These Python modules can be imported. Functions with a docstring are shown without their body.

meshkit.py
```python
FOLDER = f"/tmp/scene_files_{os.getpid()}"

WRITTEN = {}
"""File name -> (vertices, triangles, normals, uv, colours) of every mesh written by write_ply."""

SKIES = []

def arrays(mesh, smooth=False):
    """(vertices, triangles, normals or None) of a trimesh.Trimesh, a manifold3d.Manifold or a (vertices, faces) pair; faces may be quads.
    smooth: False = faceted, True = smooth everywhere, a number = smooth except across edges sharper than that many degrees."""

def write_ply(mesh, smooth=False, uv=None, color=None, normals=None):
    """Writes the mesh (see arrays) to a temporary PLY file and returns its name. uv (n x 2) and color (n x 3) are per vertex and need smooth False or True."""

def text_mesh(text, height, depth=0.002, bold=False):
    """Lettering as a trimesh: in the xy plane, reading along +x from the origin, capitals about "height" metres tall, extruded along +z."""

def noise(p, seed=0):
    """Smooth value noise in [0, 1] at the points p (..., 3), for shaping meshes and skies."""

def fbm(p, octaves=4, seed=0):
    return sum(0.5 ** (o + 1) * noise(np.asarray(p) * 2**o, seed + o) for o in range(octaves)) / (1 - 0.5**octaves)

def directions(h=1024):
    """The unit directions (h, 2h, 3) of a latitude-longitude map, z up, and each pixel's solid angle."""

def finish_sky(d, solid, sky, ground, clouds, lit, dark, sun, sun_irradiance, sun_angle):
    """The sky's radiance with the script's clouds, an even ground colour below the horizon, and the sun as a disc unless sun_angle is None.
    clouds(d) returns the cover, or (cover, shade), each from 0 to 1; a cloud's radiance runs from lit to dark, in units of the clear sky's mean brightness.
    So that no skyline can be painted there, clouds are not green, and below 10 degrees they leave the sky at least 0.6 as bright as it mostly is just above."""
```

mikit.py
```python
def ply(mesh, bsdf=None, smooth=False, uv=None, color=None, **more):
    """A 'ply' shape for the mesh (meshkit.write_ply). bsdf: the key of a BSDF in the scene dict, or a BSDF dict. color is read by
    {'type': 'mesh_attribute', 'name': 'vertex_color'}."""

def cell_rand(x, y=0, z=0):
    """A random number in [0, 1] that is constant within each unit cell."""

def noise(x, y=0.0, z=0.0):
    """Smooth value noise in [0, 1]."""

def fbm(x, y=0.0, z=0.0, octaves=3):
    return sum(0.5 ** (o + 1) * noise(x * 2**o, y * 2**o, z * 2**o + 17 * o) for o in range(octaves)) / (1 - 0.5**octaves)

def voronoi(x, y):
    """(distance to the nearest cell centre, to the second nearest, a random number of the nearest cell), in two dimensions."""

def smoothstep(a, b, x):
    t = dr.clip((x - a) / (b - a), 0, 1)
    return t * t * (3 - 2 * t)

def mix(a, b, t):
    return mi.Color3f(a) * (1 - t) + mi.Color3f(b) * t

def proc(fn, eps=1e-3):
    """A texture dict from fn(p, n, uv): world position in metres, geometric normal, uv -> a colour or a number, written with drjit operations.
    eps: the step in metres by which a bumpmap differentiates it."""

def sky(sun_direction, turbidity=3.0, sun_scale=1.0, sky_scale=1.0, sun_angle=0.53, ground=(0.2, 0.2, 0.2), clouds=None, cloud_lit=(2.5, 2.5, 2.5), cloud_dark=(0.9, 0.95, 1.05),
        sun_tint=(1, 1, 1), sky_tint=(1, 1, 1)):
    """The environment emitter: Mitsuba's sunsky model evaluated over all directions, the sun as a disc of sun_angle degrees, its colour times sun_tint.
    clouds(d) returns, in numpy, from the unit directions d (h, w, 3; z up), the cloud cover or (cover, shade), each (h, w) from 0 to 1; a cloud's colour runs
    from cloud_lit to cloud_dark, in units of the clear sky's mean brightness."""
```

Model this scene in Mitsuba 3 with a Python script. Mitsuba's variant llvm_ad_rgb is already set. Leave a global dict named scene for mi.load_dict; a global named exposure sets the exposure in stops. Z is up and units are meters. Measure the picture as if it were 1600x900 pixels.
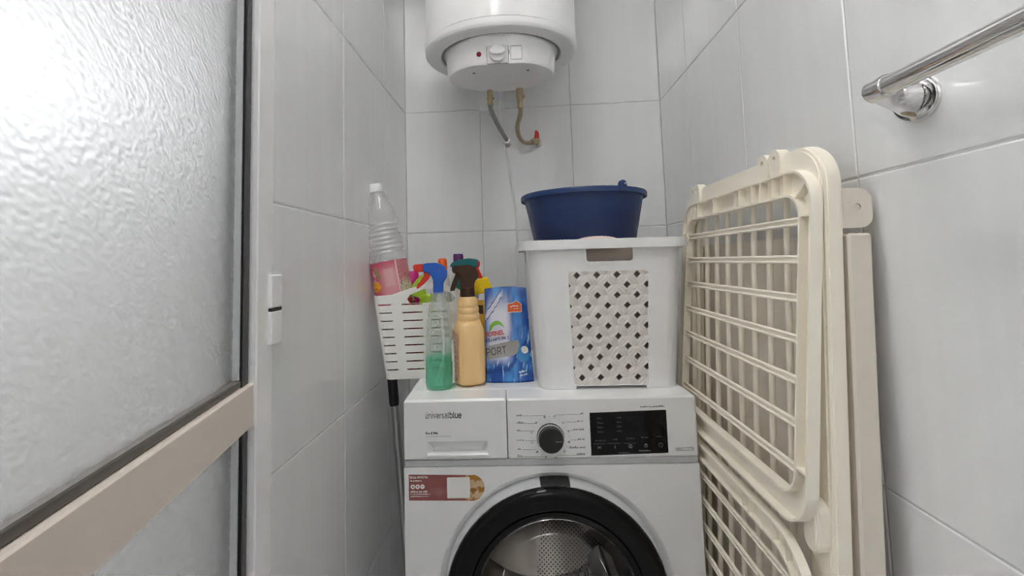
import math, random
import numpy as np, trimesh, manifold3d as m3
import mitsuba as mi, drjit as dr
import mikit, meshkit
from mikit import proc, noise, fbm, smoothstep, mix, cell_rand
from shapely.geometry import Polygon, Point, box as sbox
from shapely import affinity
from shapely.geometry.polygon import orient

T = mi.ScalarTransform4f
scene, labels = {}, {}
random.seed(4)
rng = np.random.default_rng(4)
R = math.radians

# ------------------------------------------------------------------ camera
FOC, PITCH, YAW, ROLL = 717.894, .072798, -.069942, -.027180
EYE = np.array([.38007, -1.48720, 1.122])
_fw = np.array([math.sin(YAW) * math.cos(PITCH), math.cos(YAW) * math.cos(PITCH), math.sin(PITCH)])
_ri = np.array([math.cos(YAW), -math.sin(YAW), 0])
_up = np.cross(_ri, _fw)
_up = -math.sin(ROLL) * _ri + math.cos(ROLL) * _up
scene['camera'] = {'type': 'perspective', 'fov': 2 * math.degrees(math.atan(800 / FOC)), 'fov_axis': 'x',
                   'principal_point_offset_x': 33.74 / 1600, 'principal_point_offset_y': 93.05 / 900,
                   'near_clip': .02, 'far_clip': 50.,
                   'to_world': T().look_at(origin=EYE.tolist(), target=(EYE + _fw).tolist(), up=_up.tolist())}
# ------------------------------------------------------------------ exposure and lights
exposure = 2.0
LAMP = 2.35          # unseen ceiling batten lighting the room from above, radiance
HALL = 2.0         # unseen globe lamp beyond the frosted door, placed for the glow in its glass
HALL_CEIL = 3.6     # unseen panel lamp of that room, brightens the frosted glass


ADDED_WINDOW = .35        # added glowing window behind the camera, fill light from the front


# ------------------------------------------------------------------ materials
def rgb(*c):
    return {'type': 'rgb', 'value': list(c)}


def srgb(r, g, b):
    f = lambda v: (v / 255 / 12.92) if v < 10.3 else ((v / 255 + .055) / 1.055) ** 2.4
    return (f(r), f(g), f(b))


def mat(key, color, rough=.4, metal=0., spec=.5, two=True, bump=None, bscale=.001, **kw):
    d = {'type': 'principled', 'base_color': color if isinstance(color, dict) else rgb(*color), 'roughness': rough, 'metallic': metal, **kw}
    if metal == 0:
        d['specular'] = spec
    if bump is not None:
        d = {'type': 'bumpmap', 'arbitrary': bump, 'scale': bscale, 'bsdf': d}
    scene[key] = {'type': 'twosided', 'bsdf': d} if two else d
    return key


mat('tile', proc(lambda p, n, uv: mix((.70, .705, .71), (.735, .74, .742), fbm((p.x + p.y) * 60, 3., p.z * 2.5, 2))), .09, spec=.5,
    bump=proc(lambda p, n, uv: fbm((p.x + p.y) * 16, 1.7, p.z * 5, 2), 2e-3), bscale=.0003)
mat('grout', (.50, .50, .49), .7)
mat('floor_tile', (.42, .41, .40), .25)
mat('paint', (.8, .8, .79), .6)
mat('white_gloss', (.80, .80, .80), .12)
mat('white_enamel', (.72, .725, .73), .22)
mat('white_plastic', (.76, .765, .77), .35)
mat('white_warm', (.80, .79, .76), .38)
mat('grey_plastic', (.42, .43, .44), .35)
mat('groove', (.22, .22, .22), .6)
mat('black_gloss', (.004, .004, .0045), .05, spec=.22)
mat('box_gloss', (.80, .80, .80), .05, spec=.8)
mat('black_satin', (.012, .012, .012), .3)
mat('rubber', (.02, .02, .02), .55)
mat('ink', (.06, .06, .06), .6)
mat('ink_soft', (.22, .22, .22), .6)
mat('screen_ink', (.16, .16, .16), .6)
mat('screen_faint', (.055, .055, .055), .6)
mat('silver', (.52, .53, .54), .3)
mat('steel', (.62, .60, .58), .16, 1.)
mat('chrome', (.78, .77, .76), .09, 1.)
mat('pole_metal', (.55, .55, .55), .3, 1.)
mat('brass', (.50, .41, .26), .24, 1.)
mat('brass_dull', (.50, .40, .26), .42, 1.)
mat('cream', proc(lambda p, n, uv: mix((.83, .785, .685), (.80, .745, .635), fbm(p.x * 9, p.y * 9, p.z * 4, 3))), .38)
mat('cream_dark', proc(lambda p, n, uv: mix((.66, .61, .54), (.61, .56, .49), fbm(p.x * 9, p.y * 9, p.z * 4, 3))), .45)  # darker cream for the rear board, rear legs and ear
mat('door_cream', (.68, .605, .545), .3)
mat('dark_bead', (.09, .078, .065), .3)
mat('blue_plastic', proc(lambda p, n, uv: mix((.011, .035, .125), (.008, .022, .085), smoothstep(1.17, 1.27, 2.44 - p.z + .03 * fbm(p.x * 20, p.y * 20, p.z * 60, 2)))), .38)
mat('taupe', (.36, .31, .265), .8)
mat('cloth_pink', (.66, .52, .47), .8)
mat('weave_rising_lit', proc(lambda p, n, uv: mix((.77, .725, .70), (.69, .645, .62), noise((p.x - p.z) * 620, (p.x + p.z) * 60))), .5)
mat('weave_falling_shaded', proc(lambda p, n, uv: mix((.71, .665, .64), (.62, .58, .555), noise((p.x + p.z) * 620, (p.x - p.z) * 60))), .5)  # darker copy: shading between the crossing strips put into the colour
mat('red_plastic', (.62, .028, .018), .3)
mat('red_lamp', (.22, .01, .02), .12)
mat('red_tag', (.50, .03, .03), .4)
mat('blue_trigger', (.012, .09, .42), .28)
mat('beige_soap', (.80, .53, .24), .14, clearcoat=.6)
mat('brown_plastic', (.045, .019, .009), .4, spec=.3)
mat('brown_label', proc(lambda p, n, uv: mix((.42, .22, .12), (.62, .44, .31), smoothstep(.45, .55, noise(p.x * 500, p.y * 300, p.z * 420)))), .35)
mat('magenta', (.52, .012, .20), .25)
mat('lime', (.34, .52, .02), .3)
mat('dark_red', (.30, .012, .01), .3)
mat('orange', (.82, .115, .012), .35)
mat('purple', (.10, .018, .12), .35)
mat('teal', (.012, .13, .14), .3)
mat('green_cap', (.012, .16, .06), .3)
mat('yellow', proc(lambda p, n, uv: mix((.82, .60, .015), (.70, .47, .01), noise(p.x * 300, p.y * 300, p.z * 300))), .9)
mat('amber', (.62, .34, .015), .35)
mat('pale_liquid', (.70, .68, .62), .25)
mat('paper', (.70, .70, .68), .5)
mat('grey_hose', proc(lambda p, n, uv: mix((.20, .19, .17), (.32, .31, .29), smoothstep(.4, .6, noise(p.x * 900, p.y * 900, p.z * 900)))), .4)
mat('tan_hose', proc(lambda p, n, uv: mix((.24, .18, .11), (.42, .34, .23), smoothstep(.4, .6, noise(p.x * 900, p.y * 900, p.z * 900)))), .4)
mat('sticker_red', proc(lambda p, n, uv: mix((.24, .075, .07), (.33, .20, .20), smoothstep(.45, .9, fbm(p.x * 55, 2., p.z * 40, 3)) * smoothstep(.165, .22, p.x))), .3)
mat('sticker_brown', proc(lambda p, n, uv: mix((.30, .13, .02), (.52, .38, .24), smoothstep(.45, .6, fbm(p.x * 120, 2., p.z * 90, 3)))), .3)
def _drum(p, n, uv):
    dx, dz = p.x - .4165, p.z - .481
    wall = p.y < -.185
    a = dr.select(wall, dr.atan2(dz, dx) * .232, dx) * 118.
    b = dr.select(wall, p.y, dz) * 118.
    u, v = (a + b) * .7071, (a - b) * .7071
    fu, fv = u - dr.floor(u) - .5, v - dr.floor(v) - .5
    hole = smoothstep(.30, .24, dr.sqrt(dr.square(fu) + dr.square(fv)))
    sector = smoothstep(.1, .2, dr.sin(dr.atan2(dz, dx) * 3. - 1.05))
    return mix((.46, .43, .40), (.012, .012, .012), hole * sector)


mat('drum', proc(_drum), .2, 1.)
scene['clear'] = {'type': 'thindielectric', 'int_ior': 1.33}
scene['clear_tint'] = {'type': 'thindielectric', 'int_ior': 1.38, 'specular_transmittance': rgb(.90, .94, .92)}
scene['green_liquid'] = {'type': 'blendbsdf', 'weight': .13,
                         'a': {'type': 'thindielectric', 'int_ior': 1.1, 'specular_transmittance': rgb(.46, .87, .72)},
                         'b': {'type': 'twosided', 'bsdf': {'type': 'diffuse', 'reflectance': rgb(.16, .62, .43)}}}
scene['green_shell'] = {'type': 'blendbsdf', 'weight': .045, 'a': {'type': 'thindielectric', 'int_ior': 1.42, 'specular_transmittance': rgb(.93, .96, .945)},
                        'b': {'type': 'twosided', 'bsdf': {'type': 'diffuse', 'reflectance': rgb(.62, .70, .66)}}}
scene['bottle_haze'] = {'type': 'blendbsdf', 'weight': .11, 'a': {'type': 'thindielectric', 'int_ior': 1.4},
                        'b': {'type': 'twosided', 'bsdf': {'type': 'diffuse', 'reflectance': rgb(.75, .75, .76)}}}
scene['bowl_glass'] = {'type': 'thindielectric', 'int_ior': 1.5}
scene['frosted'] = {'type': 'roughdielectric', 'distribution': 'ggx', 'alpha': .16, 'int_ior': 1.5, 'ext_ior': 1.0, 'specular_transmittance': rgb(.94, .95, .955)}


def _pink(p, n, uv):
    x, y = uv.x, uv.y
    c = mix((.50, .085, .14), (.62, .27, .30), smoothstep(.40, .50, x) * smoothstep(1.0, .72, y))
    c = mix(c, (.66, .40, .40), smoothstep(.47, .50, x) * smoothstep(.58, .55, x) * smoothstep(.85, .8, y) * smoothstep(.40, .45, y) * .6)
    flower = smoothstep(.52, .60, fbm(x * 46, y * 15, 3.)) * smoothstep(.455, .43, x) * smoothstep(.50, .56, y) * smoothstep(.86, .80, y)
    c = mix(c, mix((.80, .66, .62), (.42, .03, .16), noise(x * 70, y * 24)), flower)
    c = mix(c, (.25, .28, .08), smoothstep(.018, .008, dr.abs(x - .435 + .12 * (y - .7))) * smoothstep(.60, .66, y) * smoothstep(.92, .86, y))
    oval = smoothstep(1.06, .98, dr.square((x - .385) / .058) + dr.square((y - .46) / .115))
    c = mix(c, mix((.82, .36, .025), (.45, .13, .02), smoothstep(.60, .68, noise(x * 110, y * 26)) * smoothstep(.05, .03, dr.abs(dr.abs(y - .46) - .035))), oval)
    side = smoothstep(.603, .606, x)
    c = mix(c, (.72, .48, .48), smoothstep(.590, .594, x))
    c = mix(c, mix((.52, .19, .21), (.60, .55, .40), smoothstep(.62, .40, y)), side)
    c = mix(c, (.30, .10, .12), side * smoothstep(.62, .70, noise(x * 120, y * 46)) * .8)
    return c


PINK = proc(_pink)
mat('pink_label', PINK, .25)


def _pouch(p, n, uv):
    x, y = uv.x, uv.y
    base = mix((.010, .055, .30), (.06, .26, .60), smoothstep(.35, .75, fbm(x * 4, y * 3.2, 1.5, 3)))
    cloud = smoothstep(.20, .02, dr.abs(x - .30 - .10 * (y - .5)) - .16 + .05 * fbm(x * 9, y * 9, 8., 2)) * smoothstep(.16, .30, y) * smoothstep(.99, .72, y)
    c = mix(base, (.60, .60, .68), cloud)
    wave = smoothstep(.045, .01, dr.abs(y - (.10 + .62 * dr.maximum(x - .36, 0) * x) - .03 * noise(x * 14, y * 6, 2.)))
    c = mix(c, (.012, .05, .25), wave * .9)
    c = mix(c, (.45, .60, .78), smoothstep(.60, .75, fbm(x * 22, y * 10 - x * 12, 4., 3)) * smoothstep(.30, .12, y - .35 * x) * .8)
    sw = dr.abs(y - .80 - .55 * (x - .24) - .05 * noise(x * 11, y * 7, 3.))
    c = mix(c, (.56, .57, .68), smoothstep(.060, .045, sw) * smoothstep(.46, .36, x))
    c = mix(c, (.03, .04, .20), smoothstep(.012, .004, dr.abs(sw - .055 + .02 * noise(x * 30, y * 20, 2.))) * smoothstep(.46, .36, x) * .9)
    return c


mat('pouch_print', proc(_pouch), .22)


# ------------------------------------------------------------------ mesh helpers
def add(key, mesh, bsdf, smooth=False, **kw):
    k, i = key, 0
    while k in scene:
        i += 1
        k = f'{key}_{i:03d}'
    scene[k] = mikit.ply(mesh, bsdf, smooth=smooth, **kw)
    return k


def label(key, text, cat, group=None):
    labels[key] = {'label': text, 'category': cat}
    if group:
        labels[key]['group'] = group


def part(key, text):
    labels[key] = {'label': text}


def struct(key, text=None):
    labels[key] = {'kind': 'structure'}
    if text:
        labels[key]['label'] = text


def cat(*ms):
    return trimesh.util.concatenate([m if isinstance(m, trimesh.Trimesh) else tm(m) for m in ms])


def tm(m):
    if hasattr(m, 'to_mesh'):
        q = m.to_mesh()
        return trimesh.Trimesh(q.vert_properties[:, :3], q.tri_verts, process=False)
    return m


def man(m):
    m = m.copy()
    m.merge_vertices()
    return m3.Manifold(m3.Mesh(np.asarray(m.vertices, np.float32), np.asarray(m.faces, np.uint32)))


def xf(m, ex=(1, 0, 0), ey=(0, 1, 0), ez=(0, 0, 1), o=(0, 0, 0)):
    m = tm(m).copy()
    A = np.array([ex, ey, ez], float)
    m.vertices = np.asarray(m.vertices) @ A + np.asarray(o, float)
    if np.linalg.det(A) < 0:
        m.invert()
    return m


def mv(m, x=0, y=0, z=0):
    return xf(m, o=(x, y, z))


def rz(m, deg, about=(0, 0, 0)):
    c, s = math.cos(R(deg)), math.sin(R(deg))
    a = np.asarray(about, float)
    m = mv(m, *(-a))
    return xf(m, (c, s, 0), (-s, c, 0), (0, 0, 1), a)


def ax(m, axis, deg, about=(0, 0, 0)):
    m = tm(m).copy()
    m.apply_transform(trimesh.transformations.rotation_matrix(R(deg), axis, about))
    return m


def cbox(x0, x1, y0, y1, z0, z1, b=.001):
    """A box with chamfered edges."""
    b = min(b, .49 * (x1 - x0), .49 * (y1 - y0), .49 * (z1 - z0))
    P = []
    for X, sx in ((x0, 1), (x1, -1)):
        for Y, sy in ((y0, 1), (y1, -1)):
            for Z, sz in ((z0, 1), (z1, -1)):
                P += [(X + sx * b, Y + sy * b, Z), (X + sx * b, Y, Z + sz * b), (X, Y + sy * b, Z + sz * b)]
    return trimesh.convex.convex_hull(np.array(P))


def rbox(x0, x1, y0, y1, z0, z1, r, n=10):
    s = m3.Manifold.sphere(r, n)
    return tm(m3.Manifold.batch_hull([s.translate((x, y, z)) for x in (x0 + r, x1 - r) for y in (y0 + r, y1 - r) for z in (z0 + r, z1 - r)]))


def plain(x0, x1, y0, y1, z0, z1):
    return trimesh.creation.box(bounds=[[x0, y0, z0], [x1, y1, z1]])


def lathe(prof, n=48, sx=1., sy=1.):
    """prof: (r, z) from bottom to top; closed with caps where r is 0."""
    prof = np.array(prof, float)
    t = np.arange(n) * 2 * np.pi / n
    V = np.stack([prof[:, None, 0] * np.cos(t) * sx, prof[:, None, 0] * np.sin(t) * sy, np.repeat(prof[:, 1:2], n, 1)], -1).reshape(-1, 3)
    i, j = np.meshgrid(np.arange(len(prof) - 1), np.arange(n), indexing='ij')
    j2 = (j + 1) % n
    q = np.stack([i * n + j, i * n + j2, (i + 1) * n + j2, (i + 1) * n + j], -1).reshape(-1, 4)
    m = trimesh.Trimesh(V, np.vstack([q[:, [0, 1, 2]], q[:, [0, 2, 3]]]), process=False)
    m.update_faces(m.nondegenerate_faces(height=1e-9))
    m.remove_unreferenced_vertices()
    return m


def tube(path, r, n=12, caps=True, closed=False):
    p = np.array(path, float)
    t = np.gradient(p, axis=0) if not closed else np.roll(p, -1, 0) - np.roll(p, 1, 0)
    t /= np.linalg.norm(t, axis=1, keepdims=True)
    a = np.cross(t[0], [0, 0, 1.] if abs(t[0][2]) < .9 else [1., 0, 0])
    F = []
    for k in range(len(p)):
        a = a - t[k] * (a @ t[k])
        a /= np.linalg.norm(a)
        F.append((a, np.cross(t[k], a)))
    rr = np.broadcast_to(r, (len(p),))
    g = np.arange(n) * 2 * np.pi / n
    V = np.array([p[k] + rr[k] * (np.cos(g)[:, None] * F[k][0] + np.sin(g)[:, None] * F[k][1]) for k in range(len(p))]).reshape(-1, 3)
    K = len(p) if closed else len(p) - 1
    i, j = np.meshgrid(np.arange(K), np.arange(n), indexing='ij')
    i2, j2 = (i + 1) % len(p), (j + 1) % n
    q = np.stack([i * n + j, i * n + j2, i2 * n + j2, i2 * n + j], -1).reshape(-1, 4)
    Fc = [q[:, [0, 1, 2]], q[:, [0, 2, 3]]]
    if caps and not closed:
        e = (len(p) - 1) * n
        Fc.append(np.array([[0, k + 1, k] for k in range(1, n - 1)]))
        Fc.append(np.array([[e, e + k, e + k + 1] for k in range(1, n - 1)]))
    return trimesh.Trimesh(V, np.vstack(Fc), process=False)


def spline(pts, n=40):
    from scipy.interpolate import CubicSpline
    p = np.array(pts, float)
    s = np.r_[0, np.cumsum(np.linalg.norm(np.diff(p, axis=0), axis=1))]
    return CubicSpline(s, p)(np.linspace(0, s[-1], n))


def rrect(x0, x1, y0, y1, r, n=8):
    return sbox(x0 + r, y0 + r, x1 - r, y1 - r).buffer(r, quad_segs=n)


def prism(poly, d):
    """shapely polygon in xy, extruded along +z."""
    g = getattr(poly, 'geoms', [poly])
    return cat(*[trimesh.creation.extrude_polygon(q, d, engine='earcut') for q in g if q.area > 1e-10])


def bevel_prism(poly, d, b):
    """extruded polygon whose two rims are bevelled (outline shrunk by b at both ends)."""
    c = lambda q: m3.CrossSection([np.array(orient(q).exterior.coords)[:-1]])
    core = m3.Manifold.extrude(c(poly), d - 2 * b).translate((0, 0, b))
    full = m3.Manifold.extrude(c(poly.buffer(-b, join_style=2)), d)
    mid = m3.Manifold.extrude(c(poly.buffer(-b * .35, join_style=2)), d - .7 * b).translate((0, 0, .35 * b))
    return tm(core + full + mid)


def loft(rings):
    """closed loft through rings of equal length (k, n, 3), capped."""
    Rg = np.array(rings, float)
    k, n = Rg.shape[:2]
    V = Rg.reshape(-1, 3)
    i, j = np.meshgrid(np.arange(k - 1), np.arange(n), indexing='ij')
    j2 = (j + 1) % n
    q = np.stack([i * n + j, i * n + j2, (i + 1) * n + j2, (i + 1) * n + j], -1).reshape(-1, 4)
    V = np.vstack([V, Rg[0].mean(0), Rg[-1].mean(0)])
    a, b = k * n, k * n + 1
    jj = np.arange(n)
    c0 = np.stack([np.full(n, a), (jj + 1) % n, jj], 1)
    c1 = np.stack([np.full(n, b), (k - 1) * n + jj, (k - 1) * n + (jj + 1) % n], 1)
    return trimesh.Trimesh(V, np.vstack([q[:, [0, 1, 2]], q[:, [0, 2, 3]], c0, c1]), process=False)


def rring(x0, x1, y0, y1, r, z, n=8):
    """rounded-rectangle ring of points, counter-clockwise."""
    P = []
    for cx, cy, a0 in ((x1 - r, y1 - r, 0), (x0 + r, y1 - r, 90), (x0 + r, y0 + r, 180), (x1 - r, y0 + r, 270)):
        for a in np.linspace(a0, a0 + 90, n):
            P.append((cx + r * math.cos(R(a)), cy + r * math.sin(R(a)), z))
    return P


def text(s, h, bold=False, width=None, depth=.0004):
    m = meshkit.text_mesh(s, h, depth, bold)
    if width:
        w = m.bounds[1][0] - m.bounds[0][0]
        m = xf(m, (width / w, 0, 0), (0, 1, 0), (0, 0, 1), (-m.bounds[0][0] * width / w, 0, 0))
    return m


def scribble(w, h, seed, depth=.0003):
    """print too small to read: a row of short marks."""
    r = random.Random(seed)
    x, out = 0., []
    while x < w:
        l = r.uniform(.45, .8) * h
        hh = h * r.choice((.65, .65, .8, 1.))
        out.append(plain(x, min(x + l, w), 0, hh, 0, depth))
        x += l + h * r.choice((.22, .22, .22, .6))
    return cat(*out)


def bar(p0, p1, r, n=12):
    return tube([p0, p1], r, n)


# ------------------------------------------------------------------ room
W, H2 = .8364, 2.5
YB = -2.4
TH, TW, Z1 = .4044, .298, 1.62662
AL, AR, AB = .23541, .23934, .25097
DOOR_Y0, DOOR_Y1, DOOR_Z = -.858, -1.66, 2.06
_tile_cache = {}


def tile_ply(w, h):
    key = (round(w, 4), round(h, 4))
    if key not in _tile_cache:
        t, b = .007, .0012
        P = [(x, y, 0) for x in (0, w) for y in (0, h)] + [(x, y, t - b) for x in (0, w) for y in (0, h)] + [(x, y, t) for x in (b * 1.6, w - b * 1.6) for y in (b * 1.6, h - b * 1.6)]
        _tile_cache[key] = mikit.ply(trimesh.convex.convex_hull(np.array(P)), 'tile')
    return _tile_cache[key]


def cuts(lo, hi, first, step):
    k0 = math.ceil((lo - first) / step)
    c = [lo] + [first + k * step for k in range(k0, k0 + 60) if lo + .01 < first + k * step < hi - .01] + [hi]
    return c


def tile_wall(wall, a0, a1, first, to_world, z0=0., z1=H2):
    """tiles laid over a wall plate; a runs along the wall, to_world(a, z) gives the 4x4."""
    ca, cz, j = cuts(a0, a1, first, TW), cuts(z0, z1, Z1, TH), .0011
    for u0, u1 in zip(ca[:-1], ca[1:]):
        for v0, v1 in zip(cz[:-1], cz[1:]):
            d = tile_ply(u1 - u0 - 2 * j, v1 - v0 - 2 * j)
            k, i = f'{wall}__tile', 0
            while k in scene:
                i += 1
                k = f'{wall}__tile_{i:03d}'
            scene[k] = {**d, 'to_world': T(to_world(u0 + j, v0 + j).tolist())}


def frame(o, e1, e2, e3):
    m = np.eye(4)
    m[:3, 0], m[:3, 1], m[:3, 2], m[:3, 3] = e1, e2, e3, o
    return m


TT = .007                                     # tile thickness; wall plates lie this far behind the tile faces (less the joint depth)
G = .0012
add('wall_back', plain(-.12, W + .12, TT - TT + G, .12, 0, H2), 'grout')
add('wall_right', plain(W + G, W + .12, YB, 0, 0, H2), 'grout')
add('wall_left', cat(plain(-.10, -G, DOOR_Y0 + .04, 0, 0, H2)), 'grout')
add('wall_left_rear', cat(plain(-.10, -G, YB, DOOR_Y1, 0, H2), plain(-.10, -G, DOOR_Y1, DOOR_Y0 + .04, DOOR_Z, H2)), 'paint')
WX0, WX1, WZ0, WZ1 = .14, .70, 1.20, 2.15
add('wall_front', cat(plain(-.10, WX0, YB - .12, YB, 0, H2), plain(WX1, W + .12, YB - .12, YB, 0, H2), plain(WX0, WX1, YB - .12, YB, 0, WZ0), plain(WX0, WX1, YB - .12, YB, WZ1, H2)), 'paint')
add('floor', plain(-.10, W + .12, YB - .12, .12, -.1, 0), 'floor_tile')
add('ceiling', plain(-.10, W + .12, YB - .12, .12, H2, H2 + .1), 'paint')
for k in ('wall_back', 'wall_right', 'wall_left', 'wall_left_rear', 'wall_front', 'floor', 'ceiling'):
    struct(k)
# tile faces stand at x = 0, x = W and y = 0
tile_wall('wall_back', 0, W, AB, lambda a, z: frame((a, TT, z), (1, 0, 0), (0, 0, 1), (0, -1, 0)))
tile_wall('wall_left', .0, -(DOOR_Y0 + .044), AL, lambda a, z: frame((-TT, -a, z), (0, -1, 0), (0, 0, 1), (1, 0, 0)))
tile_wall('wall_right', 0, -YB, AR, lambda a, z: frame((W + TT, -a, z), (0, -1, 0), (0, 0, 1), (-1, 0, 0)))
# white jamb strip between tiles and door, with the two-piece catch on it
add('trim_1', cat(cbox(-.10, .0025, DOOR_Y0 + .001, DOOR_Y0 + .0425, 0, DOOR_Z, .002), cbox(-.10, .0025, DOOR_Y1 - .04, DOOR_Y1, 0, DOOR_Z, .002),
                  cbox(-.10, .0025, DOOR_Y1 - .04, DOOR_Y0 + .0425, DOOR_Z, DOOR_Z + .04, .002)), 'white_gloss')
struct('trim_1')
# added window behind the camera: white frame and a glowing pane as frontal fill
for x0, x1, z0, z1 in ((WX0, WX0 + .04, WZ0, WZ1), (WX1 - .04, WX1, WZ0, WZ1), (WX0 + .04, WX1 - .04, WZ0, WZ0 + .04), (WX0 + .04, WX1 - .04, WZ1 - .04, WZ1)):
    add('added_window_1__frame', cbox(x0, x1, YB - .08, YB - .02, z0, z1, .003), 'white_gloss')
add('added_window_1__pane', trimesh.Trimesh([(WX0 + .04, YB - .05, WZ0 + .04), (WX0 + .04, YB - .05, WZ1 - .04), (WX1 - .04, YB - .05, WZ1 - .04), (WX1 - .04, YB - .05, WZ0 + .04)], [[0, 1, 2], [0, 2, 3]], process=False),
    'paper', emitter={'type': 'area', 'radiance': rgb(ADDED_WINDOW, ADDED_WINDOW * 1.01, ADDED_WINDOW * 1.03)})
struct('added_window_1', 'added frosted window in the end wall, glowing as frontal fill light')
# the room beyond the door: floor, walls, ceiling
add('floor_hall', plain(-3.0, -.10, -3.0, 1.6, -.1, 0), 'floor_tile')
add('ceiling_hall', plain(-3.0, -.10, -3.0, 1.6, H2, H2 + .1), 'paint')
add('wall_hall', cat(plain(-3.1, -3.0, -3.0, 1.6, 0, H2), plain(-3.1, -.10, 1.6, 1.7, 0, H2), plain(-3.1, -.10, -3.1, -3.0, 0, H2),
                     plain(-.12, -.10, .0, 1.6, 0, H2), plain(-.12, -.10, -3.0, YB, 0, H2)), 'paint')
for k in ('floor_hall', 'ceiling_hall', 'wall_hall'):
    struct(k)


# ------------------------------------------------------------------ lamps
def unseen_ceiling_batten(x, y0, y1):
    k = 'unseen_ceiling_lamp'
    add(k + '__housing', cbox(x - .125, x + .125, y0, y1, H2 - .03, H2, .004), 'white_plastic')
    d = plain(x - .12, x + .12, y0 + .01, y1 - .01, H2 - .042, H2 - .0301)
    add(k + '__diffuser', d, 'white_plastic', emitter={'type': 'area', 'radiance': rgb(LAMP, LAMP * .985, LAMP * .96)})
    label(k, 'unseen white ceiling batten lamp above the frame, lighting the room from overhead', 'lamp')


unseen_ceiling_batten(.25, -1.80, -.80)
s = trimesh.creation.icosphere(3, .20)
s.apply_translation((-2.0, .45, 2.02))
add('unseen_hall_lamp__globe', s, 'white_plastic', smooth=True, emitter={'type': 'area', 'radiance': rgb(HALL, HALL, HALL * 1.02)})
add('unseen_hall_lamp__cord', bar((-2.0, .45, 2.235), (-2.0, .45, H2), .004), 'black_satin')
label('unseen_hall_lamp', 'unseen pendant lamp in the next room, placed for the glow in the frosted door', 'lamp')
add('unseen_hall_panel_lamp', plain(-1.9, -1.0, -1.5, -.6, H2 - .03, H2), 'white_plastic', emitter={'type': 'area', 'radiance': rgb(HALL_CEIL, HALL_CEIL, HALL_CEIL * 1.02)})
label('unseen_hall_panel_lamp', 'unseen flat ceiling lamp of the next room, brightening the frosted door', 'lamp')

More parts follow.
